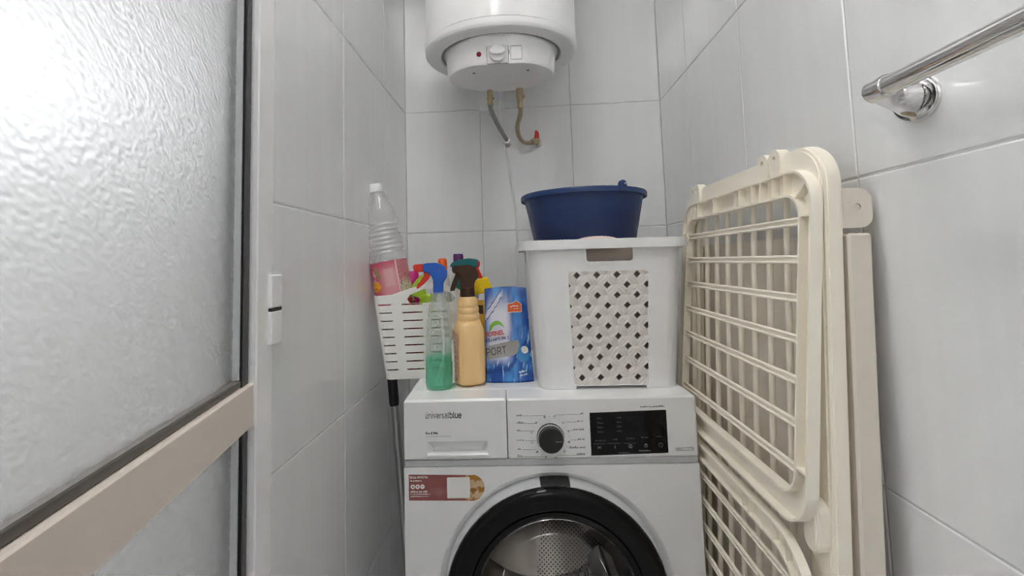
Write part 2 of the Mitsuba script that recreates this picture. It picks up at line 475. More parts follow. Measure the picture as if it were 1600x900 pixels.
# ------------------------------------------------------------------ the frosted door, ajar
DA = R(12.2)
DE = np.array([math.sin(DA), -math.cos(DA), 0.])          # along the leaf, from the hinge
DN = np.array([math.cos(DA), math.sin(DA), 0.])           # towards this room
DO = np.array([-.002, DOOR_Y0, 0.])


def dleaf(m):                                             # local: x along leaf, y towards the room, z up
    return xf(m, DE, DN, (0, 0, 1), DO)


LW = .775
t = 'door_1'
add(t + '__hinge_stile', dleaf(cbox(.004, .030, -.034, -.004, .012, 2.05, .002)), 'black_gloss')
add(t + '__lock_stile', dleaf(cbox(LW - .05, LW, -.034, .0, .012, 2.05, .002)), 'door_cream')
add(t + '__rail', dleaf(cbox(.002, LW - .05, -.034, .002, .905, .9635, .002)), 'door_cream')
add(t + '__rail', dleaf(cbox(.030, LW - .05, -.034, .0, 1.97, 2.05, .002)), 'door_cream')
add(t + '__rail', dleaf(cbox(.030, LW - .05, -.034, .0, .012, .11, .002)), 'door_cream')
add(t + '__glazing_bead', dleaf(cbox(.028, LW - .05, -.022, -.005, .9635, .974, .0015)), 'dark_bead')
add(t + '__glazing_bead', dleaf(cbox(.030, .0345, -.022, -.006, .974, 1.97, .001)), 'grey_plastic')
add(t + '__glazing_bead', dleaf(cbox(.030, .0345, -.022, -.006, .11, .905, .001)), 'grey_plastic')


def pane(x0, x1, z0, z1, y, step, amp):
    """obscured glass: one sheet with a fine pebbled relief."""
    X, Z = np.meshgrid(np.linspace(x0, x1, int((x1 - x0) / step)), np.linspace(z0, z1, int((z1 - z0) / step)))
    P = np.stack([X.ravel(), np.zeros(X.size), Z.ravel()], -1)
    h = meshkit.noise(P * 300, 3) + .5 * meshkit.noise(P * 520, 5)
    P[:, 1] = y + amp * (h - .75)
    n = X.shape[1]
    q = (np.arange(X.shape[0] - 1)[:, None] * n + np.arange(n - 1)[None]).ravel()
    q = np.stack([q, q + 1, q + n + 1, q + n], -1)
    m, N = X.shape[0], X.size
    e = [(0, 0), (n - 1, 0)]
    V = np.vstack([P, [(x0, y - .004, z0), (x1, y - .004, z0), (x1, y - .004, z1), (x0, y - .004, z1)]])
    a, b, c, d = N, N + 1, N + 2, N + 3
    f = [[a, c, b], [a, d, c]]
    f += [[a, b, 0]] + [[i, b, i + 1] for i in range(n - 1)]
    top = (m - 1) * n
    f += [[c, d, top + n - 1]] + [[top + i + 1, d, top + i] for i in range(n - 1)]
    f += [[d, a, top]] + [[(j + 1) * n, a, j * n] for j in range(m - 1)]
    f += [[b, c, n - 1]] + [[j * n + n - 1, c, (j + 1) * n + n - 1] for j in range(m - 1)]
    g = trimesh.Trimesh(V, np.vstack([q[:, [0, 2, 1]], q[:, [0, 3, 2]], np.array(f)[:, ::-1]]), process=False)
    return dleaf(g)


add(t + '__glass_pane', pane(.030, LW - .05, .972, 1.97, -.014, .0015, .0008), 'frosted', smooth=40)
add(t + '__glass_pane', pane(.030, LW - .05, .11, .906, -.014, .0022, .0008), 'frosted', smooth=40)
struct(t, 'frosted glass door with a cream rail, standing ajar at the left')

# two-piece white catch over the corner of the jamb strip
add('door_catch__upper_piece', cbox(.001, .0075, -.829, -.797, 1.0625, 1.1115, .0015), 'white_plastic')
add('door_catch__lower_piece', cbox(.001, .0075, -.829, -.797, 1.0085, 1.0575, .0015), 'white_plastic')
add('door_catch__washer', cbox(.001, .007, -.828, -.798, 1.0570, 1.0630, .001), 'black_satin')
part('door_catch__washer', 'black spacer between the two white pieces')
label('door_catch', 'small two-piece white catch with a black gap, beside the frosted door', 'door hardware')

# ------------------------------------------------------------------ water heater
HX, HY, HZ = .335, -.255, 1.692


def ell(prof, n=96, cx=HX, cy=HY, sy=.86):
    return mv(lathe(prof, n, 1., sy), cx, cy, 0)


t = 'water_heater'
add(t + '__tank', ell([(.2055, HZ + .0165), (.2055, 2.34), (.199, 2.36), (.17, 2.375), (0, 2.385)]), 'white_gloss', smooth=35)
add(t + '__seam', ell([(0, HZ + .010), (.2030, HZ + .010), (.2030, HZ + .0175), (0, HZ + .0175)]), 'groove', smooth=30)
add(t + '__base_cap', ell([(0, HZ - .004), (.162, HZ - .004), (.166, HZ - .010), (.1985, HZ - .010), (.2035, HZ - .0075), (.2068, HZ - .003), (.2078, HZ + .003), (.2078, HZ + .0145), (0, HZ + .0145)]), 'white_plastic', smooth=25)
add(t + '__groove', ell([(.1555, HZ - .0065), (.163, HZ - .0065), (.163, HZ - .0038), (.1555, HZ - .0038)]), 'groove', smooth=30)
# control box below: oval above, flat-fronted below
CBX, CBY, CZ0, CZ1 = .335, -.262, 1.615, HZ - .005


def cb_ring(rx, ry, cy, z, flat, n=96):
    a = np.arange(n) * 2 * np.pi / n
    x, y = rx * np.cos(a), ry * np.sin(a)
    y = np.maximum(y, -flat)
    return np.stack([CBX + x, cy + y, np.full(n, z)], -1)


Cb = [(.150, .132, -.258, CZ1, .5), (.1495, .130, -.262, CZ1 - .006, .122), (.147, .118, -.272, CZ1 - .03, .103), (.1415, .1, -.284, CZ0 + .006, .089), (.139, .097, -.284, CZ0, .086)]
add(t + '__control_box', loft([cb_ring(*c) for c in Cb][::-1]), 'box_gloss', smooth=28)
# things on the flat face: local frame on the front plane
f0, f1 = np.array([CBX, -.272 - .103, CZ1 - .03]), np.array([CBX, -.284 - .089, CZ0 + .006])
fe_y = (f0 - f1) / np.linalg.norm(f0 - f1)
fe_x = np.array([1., 0, 0])
fe_z = np.cross(fe_x, fe_y)
fo = (f0 + f1) / 2 + fe_y * .002


def onface(m, u=0, v=0, w=0.):
    return xf(m, fe_x, fe_y, fe_z, fo + fe_x * u + fe_y * v + fe_z * w)


DX = -.003
add(t + '__dial_plate', onface(bevel_prism(rrect(-.0255, .0255, -.0240, .0215, .003), .0018, .0007), DX, 0, -.0004), 'white_plastic')
fr = rrect(-.0275, .0275, -.0262, .0235, .004).difference(rrect(-.0263, .0263, -.0250, .0223, .0034)).difference(sbox(.0, .03, .004, .03))
add(t + '__dial_frame', onface(prism(fr, .0010), DX, 0, .0002), 'groove')
k = add(t + '__dial', onface(lathe([(0, 0), (.0215, 0), (.0215, .008), (.0200, .010), (0, .010)], 48), DX, -.0015, .0011), 'white_gloss', smooth=40)
grip = bevel_prism(Polygon([(-.0195, 0), (-.0125, .0055), (0, .0072), (.0125, .0055), (.0195, 0), (.0125, -.0055), (0, -.0072), (-.0125, -.0055)]), .010, .002)
add(k + '__grip', onface(grip, DX, -.0015, .0108), 'white_gloss')
add(t + '__indicator_lamp', onface(lathe([(0, 0), (.0062, 0), (.0062, .0012), (.0045, .0036), (0, .0044)], 28), -.0500, .0005, .0), 'red_lamp', smooth=50)
part(t + '__indicator_lamp', 'dark red round indicator lamp')
rk = rrect(-.0145, .0145, -.0185, .0165, .0012)
add(t + '__blank_switch', onface(prism(rk.difference(rk.buffer(-.0013)), .0016), .0435, .001, -.0002), 'grey_plastic')
add(t + '__marks', onface(mv(scribble(.017, .0036, 3), -.012, .0245), DX, 0, .0003), 'ink')
for z_ in (.0050, .0):
    add(t + '__marks', onface(mv(prism(Point(0, 0).buffer(.0014, 8), .0006), .0285, z_), DX, 0, .0003), 'ink')
for sx in (-.068, .072):
    add(t + '__screw', mv(lathe([(0, -.0012), (.004, -.0012), (.004, .0008), (0, .0008)], 20), CBX + sx, -.325, CZ0), 'groove', smooth=30)
add(t + '__bracket', cbox(HX - .10, HX + .10, -.082, -.001, 1.95, 2.02, .002), 'grey_plastic')
label(t, 'white electric water heater hanging on the back wall above the laundry items', 'water heater')

# ------------------------------------------------------------------ hoses, valve, socket, cable
def nut(key, c, d, r, l, m='brass', sides=6):
    c, d = np.array(c, float), np.array(d, float)
    d /= np.linalg.norm(d)
    return add(key, cat(tube([c, c + d * l * .08, c + d * l * .92, c + d * l], [r * .88, r, r, r * .88], sides)), m)


hl = 'inlet_hose'
P0 = np.array([.2990, -.196, CZ0])
pl = spline([P0 + (0, 0, -.040), P0 + (.0005, .003, -.050), (.3045, -.168, 1.5520), (.3235, -.090, 1.5270), (.3385, -.034, 1.5125)], 40)
add(hl + '__tube', tube(pl, .0068, 14), 'grey_hose', smooth=40)
nut(hl + '__nut', P0, (0, 0, -1), .0098, .018)
add(hl + '__ferrule', bar(P0 + (0, 0, -.018), P0 + (0, 0, -.043), .0085, 16), 'brass', smooth=40)
nut(hl + '__wall_nut', (.3385, -.032, 1.512), (0, 1, 0), .0115, .018, 'chrome')
add(hl + '__wall_flange', xf(lathe([(0, 0), (.017, 0), (.0165, .004), (.011, .009), (0, .009)], 28), (1, 0, 0), (0, 0, 1), (0, -1, 0), (.3385, 0, 1.512)), 'chrome', smooth=40)
label(hl, 'grey braided water hose, the left one below the heater, running to a chrome wall outlet', 'hose')

ho = 'outlet_hose'
P1 = np.array([.3845, -.196, CZ0])
pr_ = spline([P1 + (0, 0, -.052), P1 + (0, .010, -.070), P1 + (-.008, .045, -.085), (.3760, -.108, 1.511), (.392, -.070, 1.4935), (.412, -.052, 1.4935), (.4225, -.045, 1.499)], 44)
add(ho + '__tube', tube(pr_, .0066, 14), 'tan_hose', smooth=40)
add(ho + '__safety_valve', cat(bar(P1, P1 + (0, 0, -.030), .0105, 16), bar(P1 + (0, -.004, -.024), P1 + (.014, -.008, -.024), .0050, 12)), 'brass', smooth=40)
nut(ho + '__nut', P1 + (0, 0, -.028), (0, 0, -1), .0098, .012)
add(ho + '__ferrule', bar(P1 + (0, 0, -.040), P1 + (0, 0, -.056), .0080, 16), 'brass_dull', smooth=40)
label(ho, 'tan braided water hose curving like a hook from the heater to the red-handled valve', 'hose')

v = 'stop_valve'
add(v + '__body', cat(tube([(.4215, -.046, 1.498), (.4285, -.040, 1.503), (.4345, -.026, 1.506), (.4355, -.001, 1.506)], [.009, .0115, .0115, .010], 14)), 'brass', smooth=40)
nut(v + '__nut', (.4185, -.049, 1.4965), (.7, .55, .45), .0105, .009)
add(v + '__flange', xf(lathe([(0, 0), (.0165, 0), (.016, .004), (.011, .008), (0, .008)], 28), (1, 0, 0), (0, 0, 1), (0, -1, 0), (.4365, 0, 1.506)), 'chrome', smooth=40)
add(v + '__handle', tube([(.4335, -.038, 1.512), (.4350, -.042, 1.521), (.4345, -.043, 1.530), (.4325, -.042, 1.535)], [.0068, .0072, .0062, .003], 12), 'red_plastic', smooth=40)
part(v + '__handle', 'small red handle')
label(v, 'brass stop valve with a small red handle on the back wall', 'valve')

s_ = 'power_socket'
add(s_ + '__plate', cbox(.2475, .3325, -.011, 0, 1.6175, 1.702, .003), 'white_plastic')
ring = Point(0, 0).buffer(.0195, 24).difference(Point(0, 0).buffer(.0165, 24))
add(s_ + '__rim', xf(prism(ring, .002), (1, 0, 0), (0, 0, 1), (0, -1, 0), (.2885, -.0109, 1.6585)), 'white_gloss')
add(s_ + '__holes', xf(cat(prism(Point(-.0095, 0).buffer(.0025), .0006), prism(Point(.0095, 0).buffer(.0025), .0006), prism(sbox(-.003, .0125, .003, .017), .0006), prism(sbox(-.003, -.017, .003, -.0125), .0006)),
                       (1, 0, 0), (0, 0, 1), (0, -1, 0), (.2885, -.0111, 1.6585)), 'black_satin')
label(s_, 'white square wall socket half hidden under the water heater', 'socket')

pc = spline([(.322, -.040, 1.80), (.318, -.0200, 1.70), (.318, -.0140, 1.66), (.319, -.0062, 1.58), (.322, -.0060, 1.53), (.334, -.0060, 1.48), (.345, -.0058, 1.40), (.354, -.0060, 1.335), (.3615, -.0062, 1.28), (.3610, -.006, 1.20), (.357, -.006, 1.12), (.350, -.010, 1.02), (.345, -.03, .90), (.345, -.045, .70)], 90)
add('power_cable', tube(pc, .0033, 10), 'white_gloss', smooth=40)
label('power_cable', 'thin white cable hanging down the back wall from the water heater', 'cable')

# ------------------------------------------------------------------ washing machine
MA = R(2.5)
MX = np.array([math.cos(MA), math.sin(MA), 0.])
MY = np.array([-math.sin(MA), math.cos(MA), 0.])
MO = np.array([.131, -.563, 0.])


def mac(m):                                   # local: x along the front, y into the machine, z up
    return xf(m, MX, MY, (0, 0, 1), MO)


def front(m, u=0, z=0, out=0.):               # a thing drawn in xy (z towards the viewer) laid on the front
    return xf(m, MX, (0, 0, 1), -MY, MO + MX * u + np.array([0, 0, z]) - MY * out)


MW, MH = .578, .85
t = 'washing_machine'
add(t + '__cabinet', mac(cat(cbox(0, .014, .018, .50, .02, .832, .003), cbox(MW - .014, MW, .018, .50, .02, .832, .003), cbox(.004, MW - .004, .486, .50, .02, .83, .002), cbox(.004, MW - .004, .02, .50, .02, .04, .002))), 'white_enamel')
add(t + '__lid', mac(rbox(.0005, MW - .0005, .0765, .505, .832, MH, .004)), 'white_enamel', smooth=50)
for x in (.04, MW - .04):
    for y in (.05, .45):
        add(t + '__foot', mac(mv(lathe([(0, 0), (.02, 0), (.02, .02), (0, .02)], 20), x, y, 0)), 'rubber', smooth=30)
# control panel (right) and drawer front (left)
cp = cbox(.2070, MW, 0, .076, .7335, MH, .0035)
add(t + '__control_panel', mac(cp), 'white_enamel')
dr_ = t + '__drawer'
pocket = Polygon([(.0480, .7445), (.1670, .7445), (.1670, .7700), (.0480, .7700)])
dp = sbox(0.0015, .7335 + .0035, .2055, MH - .0035).difference(pocket)
add(dr_, cat(front(prism(dp, .004), 0, 0, -.004), mac(cbox(0, .2055, .0038, .076, .7335, .742, .002)), mac(cbox(0, .2055, .0038, .076, .7725, MH, .0035)),
             mac(cbox(0, .0455, .0038, .076, .7335, MH, .0035)), mac(cbox(.1695, .2055, .0038, .076, .7335, MH, .0035))), 'white_enamel')
o4 = np.array([(.0480, 0, .7445), (.1670, 0, .7445), (.1670, 0, .7700), (.0480, 0, .7700)])
i4 = np.array([(.0600, .014, .7495), (.1550, .014, .7495), (.1640, .022, .7690), (.0510, .022, .7690)])
pv = np.vstack([o4, i4])
add(dr_ + '__pocket', mac(trimesh.Trimesh(pv, [[4, 5, 6], [4, 6, 7], [0, 1, 5], [0, 5, 4], [1, 2, 6], [1, 6, 5], [2, 3, 7], [2, 7, 6], [3, 0, 4], [3, 4, 7]], process=False)), 'white_enamel')
add(dr_ + '__lip', mac(rbox(.0462, .1688, -.0035, .010, .7405, .7475, .0028)), 'white_gloss', smooth=50)
add(t + '__trim_strip', mac(cbox(.001, MW - .001, .002, .05, .7205, .7332, .002)), 'grey_plastic')
part(t + '__trim_strip', 'grey strip under the control panel')
# front panel with the round dip for the door
DC, DR0 = (.2915, .481), .2235
fp = sbox(.0005, .022, MW - .0005, .720).difference(Point(*DC).buffer(DR0 + .004, 64))
add(t + '__front_panel', front(prism(fp, .018), 0, 0, -.018), 'white_enamel')
prof = [(DR0 + .0045, 0.0), (DR0 + .003, -.0006), (DR0, -.003), (DR0 - .011, -.017), (DR0 - .020, -.020), (.165, -.021), (.163, -.03)]
add(t + '__door_recess', front(lathe(prof[::-1], 120), *DC), 'white_enamel', smooth=50)
# door: black ring, dark window, glass bowl
d_ = t + '__door'
add(d_, front(lathe([(.166, -.012), (.208, -.012), (.2085, .0175), (.2100, .0185), (.2108, .0215), (.2092, .0275), (.2040, .0325), (.196, .0345), (.188, .0345), (.172, .030), (.166, .026), (.163, .018), (.166, -.012)], 140), *DC), 'black_gloss', smooth=50)
add(d_ + '__outer_band', front(lathe([(.2084, -.016), (.2155, -.016), (.2150, .004), (.2125, .0165), (.2105, .0180), (.2084, .0180), (.2084, -.016)], 140), *DC), 'silver', smooth=50)
add(d_ + '__dark_window', front(lathe([(.153, .018), (.163, .0195), (.165, .027), (.158, .0235), (.152, .0205), (.153, .018)], 140), *DC), 'black_gloss', smooth=50)
add(d_ + '__rim', front(lathe([(.1495, .013), (.1535, .013), (.1535, .0215), (.1515, .0235), (.1495, .0215), (.1495, .013)], 120), *DC), 'chrome', smooth=50)
add(d_ + '__bowl', front(lathe([(0, -.074), (.05, -.071), (.09, -.060), (.118, -.040), (.136, -.012), (.146, .010), (.150, .0155)], 100), *DC), 'bowl_glass', smooth=True)
gr_ = np.radians(np.linspace(82.4, 97.6, 16))
prs = [(.2100, -.010), (.2168, -.010), (.2168, .004), (.2142, .0172), (.2100, .0186)]
grip_ = loft([[(r * math.cos(a), r * math.sin(a), z) for r, z in prs] for a in gr_])
add(d_ + '__handle', front(grip_, DC[0] + .004, DC[1]), 'black_satin')
part(d_ + '__handle', 'black door grip at the top')
# drum behind the glass
dm = t + '__drum'
shell = lathe([(.168, -.030), (.170, -.055), (.215, -.060), (.232, -.075), (.232, -.38), (.225, -.395), (0, -.40)][::-1], 96)
shell.invert()
add(dm, front(shell, *DC), 'drum', smooth=40)
for k in range(3):
    a = 75 + 120 * k
    pad = xf(rbox(-.026, .026, .0, .055, .02, .30, .012), (1, 0, 0), (0, -1, 0), (0, 0, -1), (0, .238, -.06))
    add(dm + '__paddle', front(rz(pad, a - 90), *DC), 'steel', smooth=40)
add(t + '__gasket', front(lathe([(.150, -.004), (.164, -.022), (.169, -.052), (.166, -.054), (.158, -.035), (.150, -.020), (.150, -.004)], 96), *DC), 'rubber', smooth=60)
# dial and its marks
kd = t + '__dial'
add(kd, front(lathe([(0, 0), (.0265, 0), (.0268, .004), (.0255, .005), (0, .005)], 56), .2906, .7755), 'black_gloss', smooth=30)
add(kd + '__collar', front(lathe([(.0252, .0048), (.0258, .0052), (.0250, .009), (.0244, .009), (.0244, .0048), (.0252, .0048)], 56), .2906, .7755), 'chrome', smooth=30)
add(kd + '__knob', front(lathe([(.0, .0045), (.0244, .0045), (.0238, .020), (.0222, .0225), (0, .0228)], 56), .2906, .7755), 'black_satin', smooth=30)
add(kd + '__pointer', front(plain(.008, .0215, -.0005, .0005, 0, .0004), .2906, .7745, .0228), 'ink_soft')
lines, marks = [], []
for i, (z, xe, w) in enumerate([(.8175, .2835, .0105), (.8030, .2655, .018), (.7885, .2600, .0065), (.7700, .2630, .0145), (.7530, .2650, .006), (.7395, .2850, .010)]):
    lines.append(mv(plain(.2255 + w, xe, -.0003, .0003, 0, .0003), 0, z - .0008))
    marks.append(mv(scribble(w, .0042, 40 + i), .2255, z - .001))
for i, (z, xe, w) in enumerate([(.8185, .3000, .007), (.8045, .3215, .0135), (.7885, .3290, .021), (.7700, .3310, .013), (.7540, .3270, .031), (.7408, .3030, .017)]):
    lines.append(mv(plain(xe, .3580 - w, -.0003, .0003, 0, .0003), 0, z - .0008))
    marks.append(mv(scribble(w, .0042, 60 + i), .3580 - w, z - .001))
for k in range(12):
    a = R(75 - 30 * k)
    x, z = .2906 + .0375 * math.cos(a), .7755 + .0395 * math.sin(a)
    kind = k % 4
    if kind == 0:
        g = Point(0, 0).buffer(.0024, 12).difference(Point(0, 0).buffer(.0016, 12))
    elif kind == 1:
        g = sbox(-.0024, -.0022, .0016, .0022).difference(sbox(-.0016, -.0014, .0008, .0022)).union(sbox(.0012, -.0026, .0026, -.0014))
    elif kind == 2:
        g = Polygon([(-.0026, .0016), (.0026, .0016), (.001, -.0004), (.001, -.0024), (-.001, -.0024), (-.001, -.0004)])
    else:
        g = sbox(-.0022, -.0018, .0022, .0012).union(sbox(-.001, .0012, .001, .0024))
    marks.append(mv(prism(g, .0003), x, z))
    b = R(60 - 30 * k)
    marks.append(mv(prism(Point(0, 0).buffer(.0007, 6), .0003), .2906 + .0365 * math.cos(b), .7755 + .0385 * math.sin(b)))
add(t + '__programme_lines', front(cat(*lines), 0, 0, .0001), 'ink_soft')
add(t + '__programme_marks', front(cat(*marks), 0, 0, .0001), 'ink_soft')
# display
ds = t + '__display'
add(ds, front(bevel_prism(Polygon([(.3695, .7392), (.5188, .7422), (.5184, .8237), (.3692, .8204)]), .003, .0008), 0, 0, -.0012), 'black_gloss')
sm = []
for r_ in range(4):
    sm.append(mv(scribble(.011, .0030, 80 + r_), .383, .8085 - .0085 * r_))
    sm.append(mv(scribble(.010, .0030, 90 + r_), .421, .8095 - .0085 * r_))
for i, (x, w) in enumerate([(.378, .021), (.412, .009), (.4385, .016), (.468, .013), (.496, .011)]):
    sm.append(mv(scribble(w, .0032, 100 + i), x, .7665 + .0022 * i * .7))
add(ds + '__print', front(cat(*sm), 0, 0, .0018), 'screen_faint')
ic = []
tri = Polygon([(-.003, .003), (.0015, 0), (-.003, -.003)]).union(sbox(.0022, -.003, .0032, .003))
ringy = Point(0, 0).buffer(.0042, 20).difference(Point(0, 0).buffer(.0034, 20))
for x, g in ((.3855, tri), (.416, sbox(-.0008, -.0032, .0008, .0008).union(Point(0, .0026).buffer(.0008))), (.446, Point(0, 0).buffer(.0036).difference(Point(0, 0).buffer(.0019))),
             (.476, Polygon([(0, .0046), (.0032, .0008), (.0028, -.0032), (-.0028, -.0032), (-.0032, .0008)]).difference(Point(0, -.0008).buffer(.0019))), (.5045, ringy.difference(sbox(-.0009, .001, .0009, .006)).union(sbox(-.0004, 0, .0004, .0048)))):
    ic.append(mv(prism(g, .0003), x, .7545 + (x - .3855) * .026))
for x0, x1 in ((.374, .398), (.402, .428), (.433, .457)):
    ic.append(plain(x0, x1, .7617, .7621, 0, .0003))
ic.append(mv(scribble(.022, .0026, 133), .4620, .7462))
ic.append(mv(scribble(.019, .0022, 134), .4230, .7430))
add(ds + '__icons', front(cat(*ic), 0, 0, .0018), 'screen_ink')
add(t + '__panel_print', front(mv(scribble(.047, .0032, 7), .4690, .8290), 0, 0, .0001), 'ink')
add(t + '__panel_print', front(mv(scribble(.0242, .0040, 8), .0446, .7848), 0, 0, .0001), 'ink')
add(t + '__fine_print', front(cat(mv(scribble(.050, .0022, 9), .0446, .7795)), 0, 0, .0001), 'grey_plastic')
lg = cat(mv(text('úniversal', .0122, False, .0470), .0446, .8150), mv(text('blue', .0122, True, .0238), .0926, .8150))
add(t + '__lettering', front(lg, 0, 0, .0001), 'ink')
bd = rrect(.5335, .5690, .7453, .7523, .0015)
add(t + '__badge', front(bevel_prism(bd, .0012, .0004), 0, 0, -.0002), 'grey_plastic')
add(t + '__badge_print', front(mv(scribble(.020, .0030, 11), .5445, .7475), 0, 0, .0011), 'white_plastic')
# sticker
st = t + '__sticker'
z0, z1 = .6580, .7080
capx = .134
stp = Polygon([(.0096, z0 + .001), (capx, z0 - .001)] + [(capx + .0245 * math.cos(R(a)), (z0 + z1 - .0025) / 2 + (z1 - z0) / 2 * .985 * math.sin(R(a))) for a in range(-85, 90, 8)] + [(capx, z1 - .0025), (.0096, z1)])
add(st, front(prism(stp, .0004), 0, 0, -.0001), 'sticker_red')
add(st + '__picture', front(prism(stp.intersection(sbox(.122, 0, .2, 1)), .0003), 0, 0, .0002), 'sticker_brown')
add(st + '__white_patch', front(prism(rrect(.0850, .1300, .6625, .7018, .002), .0003), 0, 0, .0005), 'paper')
sp = [mv(text('Ibiza AWX7W', .0044, True, .036), .0115, .7005), mv(scribble(.022, .0028, 21), .0125, .6950), mv(scribble(.034, .0036, 22), .0125, .6740), mv(scribble(.040, .0018, 23), .0125, .6700), mv(scribble(.036, .0018, 24), .0125, .6660)]
for i in range(3):
    g = Point(.0175 + .0095 * i, .6850).buffer(.0043, 16)
    hole = (Point(.0175, .6850).buffer(.002), sbox(.0255, .6835, .0285, .6865), Polygon([(.0341, .6862), (.0389, .6862), (.0365, .6832)]))[i]
    sp.append(prism(g.difference(hole), .0003))
add(st + '__print', front(cat(*sp), 0, 0, .0004), 'paper')
part(st, 'dark red advertising sticker with white print')
label(t, 'white front-loading washing machine with a black round door, under the laundry items', 'washing machine')


# ------------------------------------------------------------------ laundry basket and bucket
def warp(m, cx, cy, sx, sy, z0, z1, dy=0.):
    """taper about (cx, cy): scale 1 at z1 and (sx, sy) at z0."""
    m = tm(m).copy()
    v = np.asarray(m.vertices).copy()
    k = (v[:, 2] - z0) / (z1 - z0)
    v[:, 0] = cx + (v[:, 0] - cx) * (sx + (1 - sx) * k)
    v[:, 1] = cy + (v[:, 1] - cy) * (sy + (1 - sy) * k) + dy * (1 - k)
    m.vertices = v
    return m


BX, BY, BZ0, BZ1 = .5475, -.372, .8505, 1.153
bw, bd_ = .164, .133                     # half sizes at the top
t = 'laundry_basket'
ext = lambda poly, z, d: m3.Manifold.extrude(m3.CrossSection([np.array(orient(poly).exterior.coords)[:-1]]), d).translate((0, 0, z))
outer = ext(rrect(-bw, bw, -bd_, bd_, .035, 10), BZ0, BZ1 - BZ0)
inner = ext(rrect(-bw + .003, bw - .003, -bd_ + .003, bd_ - .003, .032, 10), BZ0 + .012, .4)
LX0, LX1, LZ0, LZ1 = -.081, .0905, .8585, 1.0965
HXc = .0085


def ybox(poly, y0, y1):                   # polygon in (x, z), extruded along y
    return m3.Manifold.extrude(m3.CrossSection([np.array(orient(poly).exterior.coords)[:-1]]), y1 - y0).rotate((90, 0, 0)).translate((0, y1, 0))


wall = outer - inner
wall -= ybox(rrect(LX0, LX1, LZ0, LZ1, .008), -.2, -.1)
wall -= ybox(rrect(HXc - .049, HXc + .049, 1.117, BZ1 + .02, .006), -.2, .2)
wall -= m3.Manifold.cube((.5, .07, .028)).translate((-.25, -.035, 1.118))
wall -= ybox(sbox(LX0 + .004, .80, LX1 - .004, LZ0 - .002), -.2, .2)
place_b = lambda m: rz(mv(warp(m, 0, 0, .893, .86, BZ0, BZ1), BX, BY, 0), 2., (BX, BY, 0))
add(t + '__body', place_b(wall), 'white_plastic', smooth=35)
rim_o = rrect(-bw - .0165, bw + .0165, -bd_ - .0125, bd_ + .0125, .045, 12)
rim_i = rrect(-bw + .001, bw - .001, -bd_ + .001, bd_ - .001, .034, 12)
rim_l = rim_o.buffer(-.003)
pr2 = lambda a, b, z, d: m3.Manifold.extrude(m3.CrossSection([np.array(orient(a).exterior.coords)[:-1]]), d).translate((0, 0, z)) - m3.Manifold.extrude(m3.CrossSection([np.array(orient(b).exterior.coords)[:-1]]), d + .02).translate((0, 0, z - .01))
rim = pr2(rim_o, rim_i, 1.1520, .0110) + pr2(rim_o.buffer(-.0012), rim_i, 1.1628, .0014) + pr2(rim_o.buffer(.0012), rim_l, 1.1440, .009)
add(t + '__rim', place_b(rim), 'white_plastic', smooth=35)
# raised frame round the woven panel and lip under the hand hole
frm = rrect(LX0 - .006, LX1 + .006, LZ0 - .002, LZ1 + .006, .012).difference(rrect(LX0 + .0005, LX1 - .0005, LZ0, LZ1 - .0005, .007))
hol = rrect(HXc - .054, HXc + .054, 1.111, 1.149, .009).difference(rrect(HXc - .049, HXc + .049, 1.117, 1.16, .006))
yb = lambda p, y0, y1: xf(prism(p, y1 - y0), (1, 0, 0), (0, 0, 1), (0, -1, 0), (0, y1, 0))
add(t + '__hand_hole_lip', place_b(yb(hol, -bd_ - .0022, -bd_ + .0005)), 'white_plastic')
# woven strips, one plate for each crossing that lies on top
PX = .0430
win = m3.Manifold.cube((LX1 - LX0 + .006, .1, LZ1 - LZ0 + .004)).translate((LX0 - .003, -.2, LZ0 - .001))
L_, w_, h_ = .0440, .0190, .0075
top_ = [(x * L_ / 2, h_ * (1 - abs(x) ** 2.2) + .0004) for x in np.linspace(1, -1, 13)]
plate = m3.Manifold.extrude(m3.CrossSection([np.array(orient(Polygon([(-L_ / 2, 0), (L_ / 2, 0)] + top_)).exterior.coords)[:-1]]), w_).translate((0, 0, -w_ / 2)).rotate((90, 0, 0))
for e_ in (-1, 1):                         # two fine grooves along each strip
    plate -= m3.Manifold.cube((L_, .0009, .02)).translate((-L_ / 2, e_ * w_ / 6 - .00045, h_ - .0018)) 
for i in range(-2, 14):
    for j in range(-2, 16):
        for q in (0, 1):
            cx = LX0 + .0185 + (i + .5 * q) * PX + PX / 4
            cz = LZ1 - .008 - (j + .5 * q) * PX - PX / 4
            if not (LX0 - .02 < cx < LX1 + .02 and LZ0 - .02 < cz < LZ1 + .02):
                continue
            for dx, ang in ((0, 45), (PX / 2, -45)):
                pl_ = plate.rotate((0, 0, ang)).rotate((90, 0, 0)).translate((cx + dx, -bd_ + .0082, cz)) ^ win
                if pl_.volume() > 2e-8:
                    add(t + '__weave_strip', place_b(pl_), 'weave_rising_lit' if ang > 0 else 'weave_falling_shaded')
part(t + '__weave_strip', 'pale woven strip of the front panel')
label(t, 'white plastic laundry basket with a woven front panel, standing on the washing machine', 'laundry basket')

